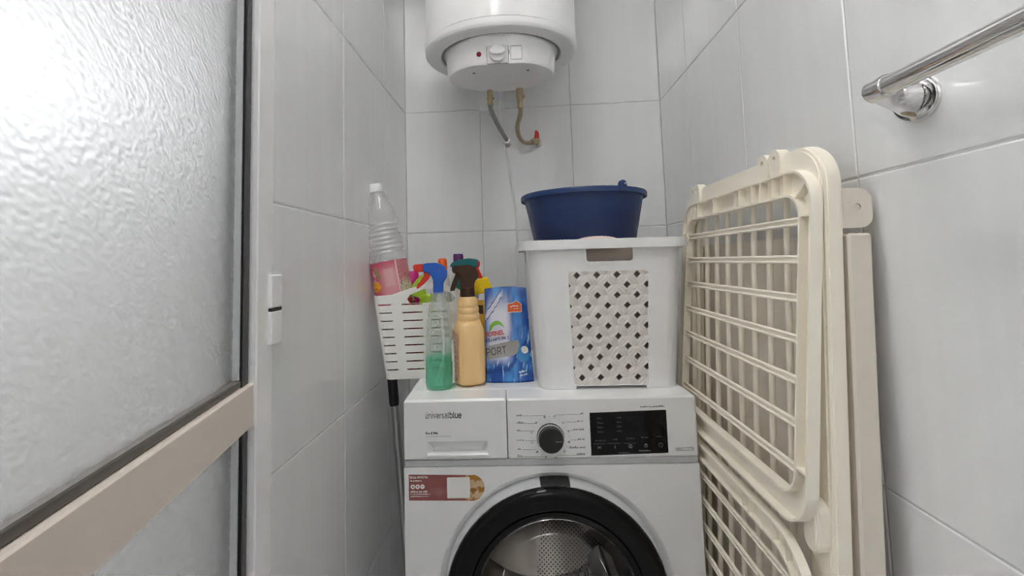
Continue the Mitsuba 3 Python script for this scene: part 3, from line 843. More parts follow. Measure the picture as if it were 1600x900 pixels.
pile = [rring(-a, a, -b, b, .03, z) for a, b, z in ((.134, .093, .8632), (.138, .096, .88), (.150, .110, 1.10), (.152, .113, 1.150), (.146, .108, 1.1570), (.12, .09, 1.1600))]
add('folded_blanket', rz(mv(loft(pile), BX, BY, 0), 2., (BX, BY, 0)), 'taupe', smooth=40)
label('folded_blanket', 'taupe folded cloth filling the white laundry basket, seen through its hand hole', 'cloth')
pk = trimesh.creation.icosphere(3, 1.)
pk = xf(pk, (.044, 0, 0), (0, .010, 0), (0, 0, .0095), (.5385, -.4945, 1.1615))
add('pink_cloth', pk, 'cloth_pink', smooth=True)
label('pink_cloth', 'pale pink bit of cloth peeping over the basket rim in front of the blue bucket', 'cloth')

t = 'bucket'
UX, UY, UZ = .5275, -.3655, 1.1605
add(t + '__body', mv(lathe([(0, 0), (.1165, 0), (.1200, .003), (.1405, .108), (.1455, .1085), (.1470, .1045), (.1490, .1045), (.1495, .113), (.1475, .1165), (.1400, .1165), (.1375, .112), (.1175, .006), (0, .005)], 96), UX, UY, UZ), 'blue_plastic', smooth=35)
ra = R(-62)
lx, ly = UX + .148 * math.cos(ra), UY + .148 * math.sin(ra)
lugp = sbox(-.0095, -.012, .0095, .002).union(Point(0, .002).buffer(.0095, 16)).difference(Point(0, .003).buffer(.0028, 12))
lug = xf(prism(lugp, .006), (-math.sin(ra), math.cos(ra), 0), (0, 0, 1), (math.cos(ra), math.sin(ra), 0), (lx - .004 * math.cos(ra), ly - .004 * math.sin(ra), UZ + .1175))
add(t + '__lug', lug, 'blue_plastic')
rb = ra + math.pi
lx2, ly2 = UX + .148 * math.cos(rb), UY + .148 * math.sin(rb)
add(t + '__lug', xf(prism(lugp, .006), (-math.sin(rb), math.cos(rb), 0), (0, 0, 1), (math.cos(rb), math.sin(rb), 0), (lx2 - .004 * math.cos(rb), ly2 - .004 * math.sin(rb), UZ + .1175)), 'blue_plastic')
hp = [(lx + .009 * math.cos(ra) - .0, ly + .009 * math.sin(ra), UZ + .1205), (lx - .012 * math.cos(ra), ly - .012 * math.sin(ra), UZ + .1205)]
for a in np.linspace(0, math.pi, 22)[1:-1]:
    c, s2 = math.cos(a), math.sin(a)
    # bail folded down inside the rim, on the side away from the viewer
    hp.append((UX + .129 * (c * math.cos(ra) - s2 * math.sin(ra)), UY + .129 * (c * math.sin(ra) + s2 * math.cos(ra)), UZ + .1195 - .028 * s2))
hp += [(lx2 - .012 * math.cos(rb), ly2 - .012 * math.sin(rb), UZ + .1205), (lx2 + .009 * math.cos(rb), ly2 + .009 * math.sin(rb), UZ + .1205)]
add(t + '__bail', tube(hp, .0019, 8), 'chrome', smooth=40)
part(t + '__bail', 'thin metal wire handle')
label(t, 'dark blue plastic bucket standing in the top of the white laundry basket', 'bucket')

# ------------------------------------------------------------------ white caddy
CYAW = 8.
CO = np.array([.146, -.3960, .8505])      # middle of the front foot line


def cad(m):                                # local: x along the front (0 = middle), y back, z up from the machine top
    return rz(mv(m, *CO), CYAW, CO)


t = 'storage_caddy'
cw, cdp, chh = .131, .100, .224
straight = m3.Manifold.cube((2 * cw, cdp, chh)).translate((-cw, 0, 0))
o_ = m3.Manifold.extrude(m3.CrossSection([np.array(orient(rrect(-cw, cw, 0, cdp, .018)).exterior.coords)[:-1]]), chh)
i_ = m3.Manifold.extrude(m3.CrossSection([np.array(orient(rrect(-cw + .0028, cw - .0028, .0028, cdp - .0028, .0155)).exterior.coords)[:-1]]), chh).translate((0, 0, .004))
body = o_ - i_
arch = [(-.2, .193), (-.085, .200), (-.045, .212), (-.010, .2225), (.035, .2225), (.065, .213), (.095, .202), (.2, .196), (.2, .3), (-.2, .3)]
body -= ybox(Polygon(arch), -.1, .2)
body -= ybox(Polygon([(-.040, .1815), (.064, .1815), (.067, .188), (.058, .199), (.03, .2095), (-.005, .2085), (-.038, .196), (-.044, .188)]).buffer(.003), -.1, .2)
for k in range(9):
    z = .0225 + .0192 * k
    for x0, x1 in ((-.121, -.088), (-.062, -.0105), (.0105, .062), (.088, .121)):
        if k == 8 and abs(x0) < .06:
            continue
        body -= ybox(sbox(x0, z - .0016, x1, z + .0016), -.1, .2)
    body -= m3.Manifold.cube((.5, .06, .0032)).translate((-.25, .02, z - .0016))
cw_warp = lambda m: warp(m, 0, .0, .765, .82, 0, chh, .012)
add(t + '__body', cad(cw_warp(body)), 'white_warm', smooth=35)
for k in range(9):                        # the raised posts between the slots
    z = .0225 + .0192 * k
    for x in (-.075, .075):
        if k % 2:
            add(t + '__joint', cad(cw_warp(plain(x - .0125, x + .0125, -.0006, .0015, z - .008, z + .008))), 'white_warm')
label(t, 'white slotted plastic caddy full of bottles, at the left back of the washing machine', 'caddy')


def sway(m, base, deg_x=0., deg_y=0.):
    return ax(ax(m, (0, 1, 0), deg_y, base), (1, 0, 0), deg_x, base)


# tall clear bottle with a pink label, leaning to the wall
t = 'pink_label_bottle'
pb = np.array([.0880, -.3500, .8560])
ptilt = lambda m: sway(mv(xf(m, (1.03, 0, 0), (0, .93, 0)), *pb), pb, 0, -9.8)
prof = [(0, 0), (.027, .0), (.030, .004), (.034, .03), (.0445, .150), (.0445, .170), (.0450, .186), (.0450, .279), (.0462, .281), (.0464, .287), (.0450, .293)]
for k in range(7):
    z = .2965 + .0118 * k
    r0 = .0448 - .0010 * k
    prof += [(r0, z), (r0, z + .003), (r0 - .0030, z + .0055), (r0 - .0030, z + .0085)]
prof += [(.0372, .381), (.0392, .388), (.0392, .400), (.0365, .412), (.0300, .428), (.0225, .444), (.0165, .454), (.0150, .458), (.0150, .464)]
add(t + '__body', ptilt(lathe(prof, 56)), 'bottle_haze', smooth=50)
n_, zz = 72, np.linspace(.170, .278, 9)
tt = np.linspace(0, 2 * np.pi, n_ + 1)
V = np.array([(.0456 * math.sin(a), -.0456 * math.cos(a), z) for z in zz for a in tt])
UVl = np.array([((a / (2 * np.pi) + .5) % 1.0 if True else 0, (z - .170) / .108) for z in zz for a in tt])
UVl[:, 0] = np.tile(np.linspace(.5, 1.5, n_ + 1), len(zz))
UVl[:, 0] = np.where(UVl[:, 0] > 1.0, UVl[:, 0] - 1.0, UVl[:, 0])
q = np.array([[r * (n_ + 1) + c, r * (n_ + 1) + c + 1, (r + 1) * (n_ + 1) + c + 1, (r + 1) * (n_ + 1) + c] for r in range(len(zz) - 1) for c in range(n_)])
lm = trimesh.Trimesh(V, np.vstack([q[:, [0, 1, 2]], q[:, [0, 2, 3]]]), process=False)
lm = ptilt(lm)
add(t + '__pink_label', lm, 'pink_label', smooth=True, uv=UVl)
add(t + '__cap', ptilt(lathe([(0, .456), (.0172, .456), (.0178, .458), (.0178, .474), (.0165, .477), (0, .4775)], 40)), 'white_plastic', smooth=40)
label(t, 'tall clear plastic bottle with a pink label and white cap, leaning on the left wall', 'bottle')


# outlines of small things in millimetres-on-photo units: px, py relative to a point, k metres per unit
def flat(pts, k, th, b=.002, o=(0, 0)):
    return bevel_prism(Polygon([((x - o[0]) * k, (o[1] - y) * k) for x, y in pts]).buffer(.0004), th, b)


def stand(m, x, y, z, yaw=0., th=0.):      # drawn in xy, facing the viewer
    m = xf(m, (1, 0, 0), (0, 0, 1), (0, -1, 0), (0, th / 2, 0))
    return mv(rz(m, yaw), x, y, z)


def bottle(key, prof, x, y, z, m, sx=1., sy=1., yaw=0., n=44, **kw):
    return add(key, mv(rz(lathe(prof, n, sx, sy), yaw), x, y, z), m, smooth=40, **kw)


# ------------------------------------------------------------------ spray bottles on the machine
ZT = .8505
t = 'green_spray_bottle'
gx, gy, K = .1905, -.4720, .001395
yw = 14.
sh = [(0, 0), (.0265, 0), (.0310, .004), (.0322, .012), (.0316, .06), (.0296, .110), (.0268, .145), (.0250, .152), (.0256, .155), (.0250, .160), (.0238, .163), (.0222, .182), (.0185, .194), (.0150, .200), (.0140, .206)]
bottle(t + '__body', sh, gx, gy, ZT, 'green_shell', 1.0, .78, yw, 56)
bottle(t + '__liquid', [(0, .003), (.0245, .003), (.0298, .006), (.0310, .012), (.0305, .06), (.0302, .0715), (0, .0715)], gx, gy, ZT, 'green_liquid', 1.0, .76, yw, 56)
part(t + '__liquid', 'bright green liquid filling the lower part')
add(t + '__dip_tube', tube([(gx + .002, gy, ZT + .197), (gx + .009, gy - .002, ZT + .10), (gx + .008, gy - .006, ZT + .055), (gx - .012, gy - .012, ZT + .006)], .0022, 8), 'white_plastic', smooth=40)
lab = lathe([(.0325, .012), (.0319, .06), (.0302, .104)], 80, 1.0, .78)
fc = lab.triangles_center
lab.update_faces((np.degrees(np.arctan2(fc[:, 1], fc[:, 0])) > -32) & (np.degrees(np.arctan2(fc[:, 1], fc[:, 0])) < 60))
add(t + '__label', mv(rz(lab, yw), gx, gy, ZT), 'paper', smooth=True)
txt = [mv(scribble(.055, .0024, 200 + i), 0, -.004 * i) for i in range(3)]
o = (690, 455)
hd = lambda pts, th, b, m, nm, dz=.002: add(f'{t}__{nm}', stand(flat(pts, K, th, b, o), gx, gy, ZT + .204 + dz, 5., th), m, smooth=30)
hd([(666, 409), (672, 407.5), (684, 407), (692, 409), (699, 413), (703, 421), (703, 430), (699, 436), (697, 440), (697, 456), (682, 456), (682, 434), (679, 427), (672, 421), (666, 420.5)], .024, .004, 'blue_trigger', 'head')
hd([(650.5, 411), (654, 409), (666, 408.5), (666, 420.5), (655, 421), (651, 417)], .020, .004, 'red_plastic', 'nozzle')
hd([(667, 420), (677, 424), (675, 431), (666, 440), (657, 447), (655, 445.5), (661, 436), (667, 427)], .014, .003, 'red_plastic', 'trigger')
add(t + '__collar', mv(lathe([(0, 0), (.0165, 0), (.0168, .004), (.0165, .020), (.014, .0215), (0, .0215)], 36), gx - .0015, gy, ZT + .187), 'bottle_haze', smooth=40)
label(t, 'clear spray bottle partly filled with green liquid, with a blue and red trigger head', 'spray bottle')

t = 'beige_spray_bottle'
sx_, sy_, yw = 1.0, 1.15, 22.
ex_, ey_ = .2495, -.4340
zs = [(0, .024), (.004, .0310), (.010, .0335), (.05, .0340), (.10, .0335), (.118, .0325), (.130, .0305), (.1375, .0285), (.1415, .0270), (.1440, .0252), (.1475, .0268), (.1530, .0266), (.1565, .0256), (.1590, .0238), (.1625, .0254), (.1680, .0252), (.1710, .0240), (.1735, .0224), (.1770, .0238), (.1830, .0234), (.1880, .0215), (.1930, .0180), (.196, .0155)]
rings = []
for z, r in zs:
    f = min(1., max(0., (r - .0275) / .005)) if z < .139 else 0.       # squarish below, round at the neck
    a = np.arange(64) * 2 * np.pi / 64
    p = 2 + 2.6 * f
    d = (np.abs(np.cos(a)) ** p + np.abs(np.sin(a)) ** p) ** (-1 / p)
    dip = .0035 * np.cos(a - R(-90 - 22)) * (1 if .14 < z < .19 else 0)
    rings.append(np.stack([r * d * np.cos(a) * (.94 if f else 1.), r * d * np.sin(a) * (1.12 if f else 1.), np.full(64, z) - dip], -1))
add(t + '__body', mv(rz(loft(rings), yw), ex_, ey_, ZT), 'beige_soap', smooth=45)
sl = [np.stack([-np.full(12, .0320), np.linspace(.026, -.028, 12), np.full(12, z)], -1) for z in (.012, .125)]
slp = trimesh.creation.extrude_polygon(rrect(-.028, .024, .012, .118, .008), .0008, engine='earcut')
slp = xf(slp, (0, 1, 0), (0, 0, 1), (1, 0, 0), (-.0328, 0, 0))
add(t + '__side_label', mv(rz(slp, yw), ex_, ey_, ZT), 'brown_label')
bars_ = cat(*[xf(mv(scribble(.034 - .004 * (i % 3), .0036, 300 + i), -.019, .024 + .0105 * i), (0, -1, 0), (0, 0, 1), (-1, 0, 0), (-.0329, 0, 0)) for i in range(8)])
add(t + '__label_print', mv(rz(bars_, yw), ex_, ey_, ZT), 'paper')
K = .00144
o = (727, 456)
hd = lambda pts, th, b, m, nm: add(f'{t}__{nm}', stand(flat(pts, K, th, b, o), ex_, ey_, ZT + .2020, 12., th), m, smooth=30)
hd([(704, 414), (708, 411.5), (714, 413), (720, 411.5), (730, 411.5), (739, 416), (744.5, 424), (744, 432), (740, 436), (737.5, 441), (737.5, 453), (716.5, 453), (716.5, 440), (715, 432), (712, 425), (706, 424), (703.5, 420)], .024, .004, 'brown_plastic', 'head')
hd([(710, 423), (716, 426), (711, 440), (706.5, 451), (700, 452), (700.5, 447), (705, 436)], .014, .003, 'brown_plastic', 'trigger')
add(t + '__nozzle', rz(xf(lathe([(0, 0), (.0062, 0), (.0066, .004), (.0066, .010), (.0035, .010), (.0035, .007), (0, .007)], 24), (1, 0, 0), (0, 0, 1), (0, -1, 0), (ex_ - .0275, ey_ - .008, ZT + .2575)), 12., (ex_, ey_, 0)), 'brown_plastic', smooth=35)
add(t + '__collar', mv(lathe([(0, 0), (.0165, 0), (.0170, .003), (.0165, .022), (.0150, .024), (0, .024)], 36), ex_, ey_, ZT + .191), 'brown_plastic', smooth=40)
label(t, 'peach-coloured spray bottle with a ribbed neck and a dark brown trigger head', 'spray bottle')

# ------------------------------------------------------------------ blue detergent pouch
t = 'detergent_pouch'
pw, ph = .108, .209
PO, PYAW = np.array([.3390, -.4010, ZT]), 4.


def psurf(u, v):                           # u 0..1 across, v 0..1 up -> local point of the front sheet
    wv = pw * (1. - .10 * v)
    x = (u - .5) * wv - .004 * v
    bul = .009 * (np.sin(np.pi * np.clip(u, 0, 1)) ** .8) * np.clip(1 - v, 0, 1) ** .7
    y = -.024 * (1 - v) ** 1.2 - bul + .0012 * np.sin(17 * v + 5 * u) * np.sin(np.pi * u)
    return np.stack([x, y, ph * v + .004 * np.sin(np.pi * u) * v], -1)


def pplace(m):
    return rz(mv(m, *PO), PYAW, PO)


nu, nv = 40, 48
uu, vv = np.meshgrid(np.linspace(0, 1, nu), np.linspace(0, 1, nv))
Vf = psurf(uu.ravel(), vv.ravel())
Vb = Vf.copy()
Vb[:, 1] = .026 * (1 - vv.ravel()) ** 1.2 + .0008
gq = np.array([[r * nu + c, r * nu + c + 1, (r + 1) * nu + c + 1, (r + 1) * nu + c] for r in range(nv - 1) for c in range(nu - 1)])
Ff = np.vstack([gq[:, [0, 1, 2]], gq[:, [0, 2, 3]]])
N = nu * nv
edge = [(r * nu, (r + 1) * nu) for r in range(nv - 1)][::-1] + []
Fs = []
for r in range(nv - 1):
    a, b = r * nu, (r + 1) * nu
    Fs += [[a, b, b + N], [a, b + N, a + N]]
    a, b = r * nu + nu - 1, (r + 1) * nu + nu - 1
    Fs += [[b, a, a + N], [b, a + N, b + N]]
for c in range(nu - 1):
    a, b = c, c + 1
    Fs += [[b, a, a + N], [b, a + N, b + N]]
    a, b = (nv - 1) * nu + c, (nv - 1) * nu + c + 1
    Fs += [[a, b, b + N], [a, b + N, a + N]]
pm = trimesh.Trimesh(np.vstack([Vf, Vb]), np.vstack([Ff, Ff[:, ::-1] + N, Fs]), process=False)
uvp = np.stack([uu.ravel(), vv.ravel()], -1)
add(t + '__bag', pplace(pm), 'pouch_print', smooth=True, uv=np.vstack([uvp, uvp * (1, .3)]))
# side gusset that shows at the right
gs = [(pw / 2 - .006, -.018, .0), (pw / 2 + .008, .010, .0), (pw / 2 - .004, .008, ph * .8), (pw / 2 - .010, -.002, ph * .8)]


def onpouch(m, u0, v0, su, sv, lift, rot=0.):
    """flat print in xy mapped onto the front sheet."""
    m = tm(m).copy()
    if rot:
        m = rz(m, rot)
    v = np.asarray(m.vertices)
    p = psurf(u0 + v[:, 0] * su, v0 + v[:, 1] * sv)
    p[:, 1] -= lift + v[:, 2]
    m.vertices = p
    m.invert() if False else None
    return pplace(m)


su, sv = 1 / pw, 1 / ph


def dense(poly, d=.0003, step=.006):
    """extruded polygon cut into small pieces so that it can follow the bulge."""
    x0, y0, x1, y1 = poly.bounds
    out = []
    for x in np.arange(x0, x1, step):
        for y in np.arange(y0, y1, step):
            g = poly.intersection(sbox(x, y, x + step, y + step))
            for h in getattr(g, 'geoms', [g]):
                if h.geom_type == 'Polygon' and h.area > 1e-8:
                    out.append(prism(h, d))
    return cat(*out)


def flip_fix(m):
    return m


mat('pouch_tag', proc(lambda p, n, uv: mix((.30, .29, .28), (.16, .15, .14), smoothstep(.362, .375, p.x))), .28)
tag = Polygon([(-.05, -.020), (.010, -.0135), (.021, -.008), (.026, .004), (.0270, .014), (.0225, .021), (.0, .017), (-.05, .0085)])
add(t + '__grey_tag', onpouch(dense(tag), .5, .335, su, sv, .0004), 'pouch_tag')
add(t + '__sport_lettering', onpouch(text('SPORT', .0160, False, .0600, .0004), .5 - .0640 * su, .335 - .0135 * sv, su, sv, .0009, 5.), 'ink')
mat('pouch_navy', (.02, .03, .16), .4)
add(t + '__small_lettering', onpouch(text("BRILLAR'S EN 1", .0062, True, .062, .0003), .5 - .059 * su, .335 + .0170 * sv, su, sv, .0007, 6.), 'pouch_navy')
arc = Point(-.026, .0).buffer(.0175, 24).difference(Point(-.023, -.0085).buffer(.0175, 24)).intersection(sbox(-.1, -.004, .1, .1))
mat('leaf_green', (.16, .42, .03), .35)
add(t + '__green_arc', onpouch(dense(arc, .0003, .004), .5, .335 + .046 * sv, su, sv, .0005), 'leaf_green')
add(t + '__red_lettering', onpouch(text('FORNEL', .0098, True, .046, .0004), .5 - .053 * su, .335 + .029 * sv, su, sv, .0010, 6.), 'red_tag')
house = affinity.scale(Polygon([(-.0125, -.010), (.0125, -.008), (.0130, .0045), (.0045, .0100), (-.002, .0060), (-.0125, .0040)]), 1.35, 1.3, origin=(0, 0))
mat('badge_orange', (.62, .10, .02), .35)
add(t + '__orange_badge', onpouch(dense(house.buffer(.0014), .0002, .006), .5 + .0200 * su, .785, su, sv, .0004), 'paper')
add(t + '__orange_badge', onpouch(dense(house, .0003, .006), .5 + .0200 * su, .785, su, sv, .0006), 'badge_orange')
tk = Polygon([(-.010, -.001), (-.008, -.003), (-.004, .002), (-.005, .0032), (-.008, -.0008), (-.009, .0005)])
add(t + '__badge_print', onpouch(cat(prism(tk, .0003), mv(scribble(.013, .003, 401), -.003, .0), mv(scribble(.010, .003, 402), .0, -.0055)), .5 + .0200 * su, .785, su, sv, .0010), 'paper')
add(t + '__cream_drop', onpouch(dense(Point(0, 0).buffer(.0082, 24), .0003, .004), .5 + .0385 * su, .33, su, sv, .0008), 'pale_liquid')
mat('pouch_cyan', (.04, .22, .48), .25)
add(t + '__blue_drop', onpouch(dense(affinity.scale(Point(0, 0).buffer(.0155, 24), 1., 1.15), .0003, .004), .5 + .0340 * su, .285, su, sv, .0004), 'pouch_cyan')
add(t + '__corner_print', onpouch(cat(mv(scribble(.020, .0045, 410), 0, .004), mv(scribble(.018, .0045, 411), .001, -.003)), .5 + .022 * su, .075, su, sv, .0008, 8.), 'paper')
label(t, 'blue and white detergent pouch lettered SPORT, between the peach bottle and the laundry basket', 'pouch')


# ------------------------------------------------------------------ bottles inside the caddy
def cadp(u, v_):
    p = rz(trimesh.Trimesh([CO + (u, v_, 0)] * 3, [[0, 1, 2]], process=False), CYAW, CO).vertices[0]
    return float(p[0]), float(p[1])


FZ = ZT + .0045
x, y = cadp(-.012, .074)
t = 'magenta_bottle'
mb = np.array([x, y, FZ + .0025])
add(t + '__body', sway(mv(lathe([(0, 0), (.014, 0), (.016, .004), (.0185, .17), (.0185, .20), (.0170, .218), (.0, .219)], 44, 1.1, .85), *mb), mb, 0, -8), 'magenta', smooth=40)
add(t + '__cap', sway(mv(lathe([(0, .218), (.0185, .218), (.0200, .222), (.0185, .245), (.016, .2485), (0, .249)], 36, 1.1, .85), *mb), mb, 0, -8), 'magenta', smooth=40)
label(t, 'magenta bottle beside the pink-labelled bottle in the white caddy', 'bottle')

x, y = cadp(.0020, .035)
t = 'lime_bottle'
bottle(t + '__body', [(0, 0), (.017, 0), (.0185, .004), (.0205, .17), (.017, .186), (.010, .193), (.0, .194)], x, y, FZ, 'lime', 1.15, .8, 0)
K = .00149
o = (671, 455)
lp = Polygon([((px - o[0]) * K, (o[1] - py) * K) for px, py in [(641, 446), (645, 436), (652, 427), (660, 419), (664.5, 420), (666.5, 427), (664, 437), (668, 450), (676, 456), (676, 462), (662, 462), (654, 455), (644, 452)]])
lh = Polygon([((px - o[0]) * K, (o[1] - py) * K) for px, py in [(650, 441), (656, 431), (658.5, 432), (656, 440), (651, 444.5)]])
lmm = prism(lp.difference(lh), .014)
add(t + '__handle_loop', stand(lmm, x, y, FZ + .186, 6., .014), 'lime', smooth=30)
label(t, 'lime green bottle with a looped handle in front of the magenta bottle', 'bottle')

x, y = cadp(-.0340, .030)
db = np.array([x, y, FZ])
add('dark_red_bottle', sway(mv(lathe([(0, 0), (.009, 0), (.010, .003), (.0115, .165), (.009, .186), (0, .187)], 32), *db), db, 0, -4), 'dark_red', smooth=40)
label('dark_red_bottle', 'dark red bottle glimpsed through the left of the handle hole of the white caddy', 'bottle')

x, y = cadp(.0370, .076)
t = 'orange_cap_bottle'
bottle(t + '__body', [(0, 0), (.020, 0), (.022, .004), (.022, .20), (.018, .235), (.009, .245), (.009, .252), (0, .252)], x, y, FZ, 'pale_liquid', .9, .7)
add(t + '__cap', mv(lathe([(0, .250), (.0115, .250), (.0120, .253), (.0112, .274), (.0085, .2795), (0, .2805)], 36), x, y, FZ), 'orange', smooth=45)
part(t + '__cap', 'rounded bright orange cap')
label(t, 'pale bottle with a rounded orange cap behind the blue trigger head in the caddy', 'bottle')

x, y = cadp(.0780, .076)
t = 'purple_cap_bottle'
bottle(t + '__body', [(0, 0), (.021, 0), (.023, .004), (.023, .21), (.019, .245), (.011, .255), (.011, .262), (0, .262)], x, y, FZ, 'pale_liquid', .85, .7)
add(t + '__cap', mv(lathe([(0, .250), (.0130, .250), (.0134, .252), (.0130, .276), (.0118, .280), (0, .2808)], 12), x, y, FZ + .010), 'purple')
part(t + '__cap', 'ridged dark purple cap')
label(t, 'pale bottle with a ridged purple cap, hindmost in the caddy above the brown trigger head', 'bottle')

x, y = cadp(.0830, .036)
t = 'teal_spray_bottle'
bottle(t + '__body', [(0, 0), (.013, 0), (.0145, .004), (.022, .15), (.018, .18), (.011, .20), (.011, .215), (0, .215)], x, y, FZ, 'green_cap', 1., .8)
K, o = .00148, (720, 447)
hd = lambda pts, th, b, m, nm: add(f'{t}__{nm}', stand(flat(pts, K, th, b, o), x, y, FZ + .2155, -4., th), m, smooth=30)
hd([(703, 417), (707, 411.5), (718, 407), (734, 405.5), (747, 407), (750.5, 409.5), (750, 418), (744, 422), (738, 424), (734, 450), (712, 450), (712, 424), (708, 421)], .022, .0035, 'teal', 'head')
hd([(748, 410), (753, 411.5), (752.5, 418), (749.5, 421), (757, 438), (752, 439.5), (745, 424), (743.5, 419)], .012, .003, 'red_plastic', 'trigger')
label(t, 'spray bottle with a teal head and red trigger, behind the brown trigger head', 'spray bottle')

x, y = .2760, -.372
spg = flat([(738, 441), (752, 438), (765, 434), (771, 447), (773, 457), (757, 460), (745, 461), (738, 452)], .00148, .030, .004, (755, 448))
add('yellow_sponge', stand(spg, x, y - .012, 1.0660, 6., .03), 'yellow', smooth=30)
label('yellow_sponge', 'bright yellow sponge cloth lying over the right end of the white caddy', 'sponge')
amb = cbox(-.011, .011, -.012, .012, -.095, .045, .0015)
t = 'amber_box'
add(t + '__carton', mv(rz(cbox(-.009, .009, -.005, .005, 0, .1815, .0012), 6), .2745, -.3895, ZT), 'amber')
add(t + '__brown_print', mv(rz(cbox(-.006, .006, -.0054, -.0049, .150, .170, .0001), 6), .2745, -.3895, ZT), 'brown_plastic')
label(t, 'narrow amber carton with a brown print standing behind the peach spray bottle', 'carton')

# ------------------------------------------------------------------ mop
t = 'mop'
m0, m1 = np.array([.0275, -.285, .8400]), np.array([.0915, -.300, .0200])
q1 = m0 + (m1 - m0) * .10
add(t + '__pole', bar(m0 + (m1 - m0) * .09, m1, .0092, 18), 'pole_metal', smooth=40)
add(t + '__grip', tube([m0, m0 + (q1 - m0) * .05, q1 - (q1 - m0) * .05, q1], [.010, .0128, .0128, .011], 18), 'black_satin', smooth=40)
part(t + '__grip', 'black grip')
add(t + '__head', rbox(.008, .11, -.40, -.20, .0, .032, .008), 'grey_plastic', smooth=40)
label(t, 'mop with a black grip and metal pole between the left wall and washing machine', 'mop')

# ------------------------------------------------------------------ folded drying rack on the right
t = 'drying_rack'


def lean(m, xf0, zref, slope):             # local: x = thickness towards the wall, y = -a (along the wall), z up; then leaned
    m = tm(m).copy()
    v = np.asarray(m.vertices).copy()
    v[:, 0] += xf0 - slope * (zref - v[:, 2])
    m.vertices = v
    return m


def ring_yz(a0, a1, z0, z1, r, w, x0, x1, ri=None):
    o = rrect(a0, a1, z0, z1, r, 12)
    i = rrect(a0 + w, a1 - w, z0 + w, z1 - w, ri if ri else max(r - w, .004), 12)
    return xf(prism(o.difference(i), x1 - x0), (0, -1, 0), (0, 0, 1), (1, 0, 0) if False else (-1, 0, 0), (x1, 0, 0))


def solid_yz(poly, x0, x1, b=0.):
    m = bevel_prism(poly, x1 - x0, b) if b else prism(poly, x1 - x0)
    return xf(m, (0, -1, 0), (0, 0, 1), (-1, 0, 0), (x1, 0, 0))


def wing(name, a0, a1, z0, z1, wt, ws, r, xw, zref, slope, rods, ribs_top, tx=.0155):
    """open channel frame: outer wall, inner wall, thin web behind, ribs, and doubled wires."""
    k = f'{t}__{name}'
    o = rrect(a0, a1, z0, z1, r, 12)
    i = rrect(a0 + ws, a1 - ws, z0 + wt, z1 - wt, max(r - ws * .7, .01), 12)
    s_ = lambda p, x0, x1: lean(solid_yz(p, x0, x1), xw, zref, slope)
    fr_ = [s_(o.difference(o.buffer(-.0032)), 0, tx), s_(i.buffer(.0032).difference(i), 0, tx), s_(o.difference(i), tx - .003, tx)]
    add(k, cat(*fr_), 'cream', smooth=30)
    ring = o.buffer(-.002).difference(i.buffer(.002))
    for g in ribs_top:
        rb_ = g.intersection(ring)
        if not rb_.is_empty:
            add(k + '__rib', s_(rb_, .0012, tx - .001), 'cream')
    for z in rods:
        w0 = a0 + ws - .003
        w1 = a1 - ws + .003
        add(k + '__wire', cat(*[lean(cbox(.004, .0095, -w1, -w0, z + d - .0019, z + d + .0019, .0012), xw, zref, slope) for d in (-.0040, .0040)] + [lean(plain(.0070, .0090, -w1, -w0, z - .003, z + .003), xw, zref, slope)]), 'cream')


A0, A1, AZ0, AZ1 = .395, .872, .772, 1.238
ribs = [sbox(a - .0011, AZ1 - .06, a + .0011, AZ1 + .01) for a in (.42, .435, .449, .463, .478, .56, .655, .668, .712, .74, .775, .806)]
ribs += [affinity.rotate(sbox(A1 - .07, AZ1 - .0511, A1 + .01, AZ1 - .049), 38, origin=(A1 - .05, AZ1 - .05)), sbox(A1 - .06, 1.171, A1 + .01, 1.1735), sbox(A0 - .01, 1.171, A0 + .05, 1.1735), sbox(A1 - .06, .845, A1 + .01, .8475)]
wing('upper_wing', A0, A1, AZ0, AZ1, .036, .027, .052, .7516, 1.20, .088, [1.1655, 1.1140, 1.0620, 1.0080, .9540, .8990, .8420], ribs)
D0, D1, DZ0, DZ1 = .395, .872, .44, .752
ribs2 = [sbox(a - .0011, DZ1 - .05, a + .0011, DZ1 + .01) for a in (.43, .45, .70, .72, .79, .82)]
wing('lower_wing', D0, D1, DZ0, DZ1, .030, .027, .075, .7135, .75, .0, [.690, .640, .590, .540, .490], ribs2, .0125)
# main frame
B0, B1 = .365, .872
bx, bsl = .7570, .050
bo = rrect(B0, B1, .0, 1.272, .062, 14)
bi = rrect(B0 + .042, B1 - .040, .06, 1.222, .04, 12)
cs = m3.CrossSection([np.array(orient(bo).exterior.coords)[:-1]])
ci = m3.CrossSection([np.array(orient(bi).exterior.coords)[:-1]])
co2 = m3.CrossSection([np.array(orient(bo.buffer(-.006)).exterior.coords)[:-1]])
co3 = m3.CrossSection([np.array(orient(bo.buffer(-.002)).exterior.coords)[:-1]])
th = .0256
fm = m3.Manifold.extrude(cs, th - .012).translate((0, 0, .006)) + m3.Manifold.extrude(co2, th) + m3.Manifold.extrude(co3, th - .004).translate((0, 0, .002))
fm -= m3.Manifold.extrude(ci, .1).translate((0, 0, -.02))
add(t + '__main_frame', lean(xf(tm(fm), (0, -1, 0), (0, 0, 1), (-1, 0, 0), (th, 0, 0)), bx, 1.0, bsl), 'cream', smooth=40)
for a in [.4135 + .0505 * i for i in range(9)]:
    add(t + '__rod', lean(mv(bar((.012, -a, .05), (.012, -a, 1.23), .0048, 10), 0, 0, 0), bx, 1.0, bsl), 'cream', smooth=40)
# hinge knuckles on the top edge
for a in (.43, .452, .733, .768):
    kp = rrect(a - .0155, a + .0155, 1.235, 1.2800, .015).difference(Point(a, 1.2665).buffer(.0042, 12))
    add(t + '__hinge_knuckle', lean(solid_yz(kp, -.006, .010), bx + .0135, 1.27, 0), 'cream')
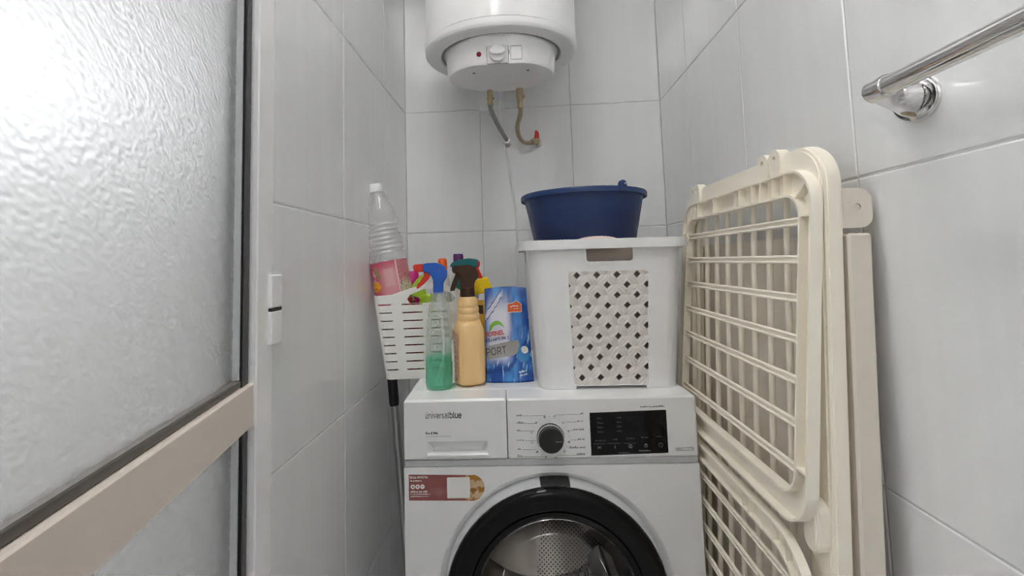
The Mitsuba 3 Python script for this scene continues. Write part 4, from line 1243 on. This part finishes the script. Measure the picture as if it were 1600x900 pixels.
# ear tab on the near side
ear = sbox(.0, 1.155, .02, 1.206).union(Point(.0195, 1.180).buffer(.0245, 16).intersection(sbox(0, 1.1, .06, 1.3))).difference(Point(.024, 1.183).buffer(.0048, 14))
ear = rrect(-.014, .0385, 1.153, 1.2045, .016).difference(Point(.0205, 1.180).buffer(.0046, 14))
add(t + '__ear', xf(prism(ear, .010), (1, 0, 0), (0, 0, 1), (0, -1, 0), (.7895, -.858, 0)), 'cream_dark')
add(t + '__ear_pin', xf(prism(Point(.0205, 1.180).buffer(.0042, 14), .008), (1, 0, 0), (0, 0, 1), (0, -1, 0), (.7895, -.858, 0)), 'cream_dark')
add(t + '__hinge_boss', lean(solid_yz(rrect(.838, .868, .748, .812, .0148), -.016, .004, .004), bx, 1.0, bsl), 'cream', smooth=40)
# solid board folded behind the frame
cpoly = rrect(.36, .872, .0, 1.147, .012)
add(t + '__rear_board', lean(solid_yz(cpoly, .003, .012), .7905, 1.0, .040), 'board' if False else 'cream_dark')
add(t + '__rear_leg', lean(cbox(0, .0295, -.872, -.835, .0, 1.146, .003), .7875, 1.0, .040), 'cream_dark')
add(t + '__rear_leg', lean(cbox(0, .0295, -.395, -.36, .0, 1.146, .003), .7875, 1.0, .040), 'cream_dark')
label(t, 'folded cream plastic drying rack leaning against the right wall beside the washing machine', 'drying rack')

# ------------------------------------------------------------------ towel bar
t = 'towel_bar'
tx_, tz, ty = .7565, 1.2905, -.9940
add(t + '__rail', bar((tx_, ty, tz), (tx_, -1.75, tz), .0098, 28), 'chrome', smooth=40)
for yy, sg in ((ty, 1), (-1.735, -1)):
    wy = yy + sg * .051
    pth = [(W, wy, tz + .004), (W - .0055, wy, tz + .004), (W - .0075, wy, tz + .004), (W - .0095, wy - sg * .001, tz + .004), (W - .018, wy - sg * .004, tz + .003), (W - .035, wy - sg * .014, tz + .001), (W - .055, wy - sg * .026, tz), (tx_, yy, tz)]
    b_ = add(t + '__bracket', cat(tube(pth, [.0262, .0262, .0250, .0215, .0180, .0140, .0118, .0108], 40),
                                  tube([(tx_, yy + sg * .0135, tz), (tx_, yy + sg * .012, tz), (tx_, yy - sg * .0085, tz), (tx_, yy - sg * .010, tz)], [.0104, .0118, .0118, .0106], 32)), 'chrome', smooth=40)
    add(b_ + '__set_screw', tube([(W - .010, wy - sg * .001, tz - .0130), (W - .024, wy - sg * .006, tz - .0118)], .0045, 14), 'brass_dull', smooth=40)
label(t, 'chrome towel bar on the right wall above the drying rack', 'towel bar')
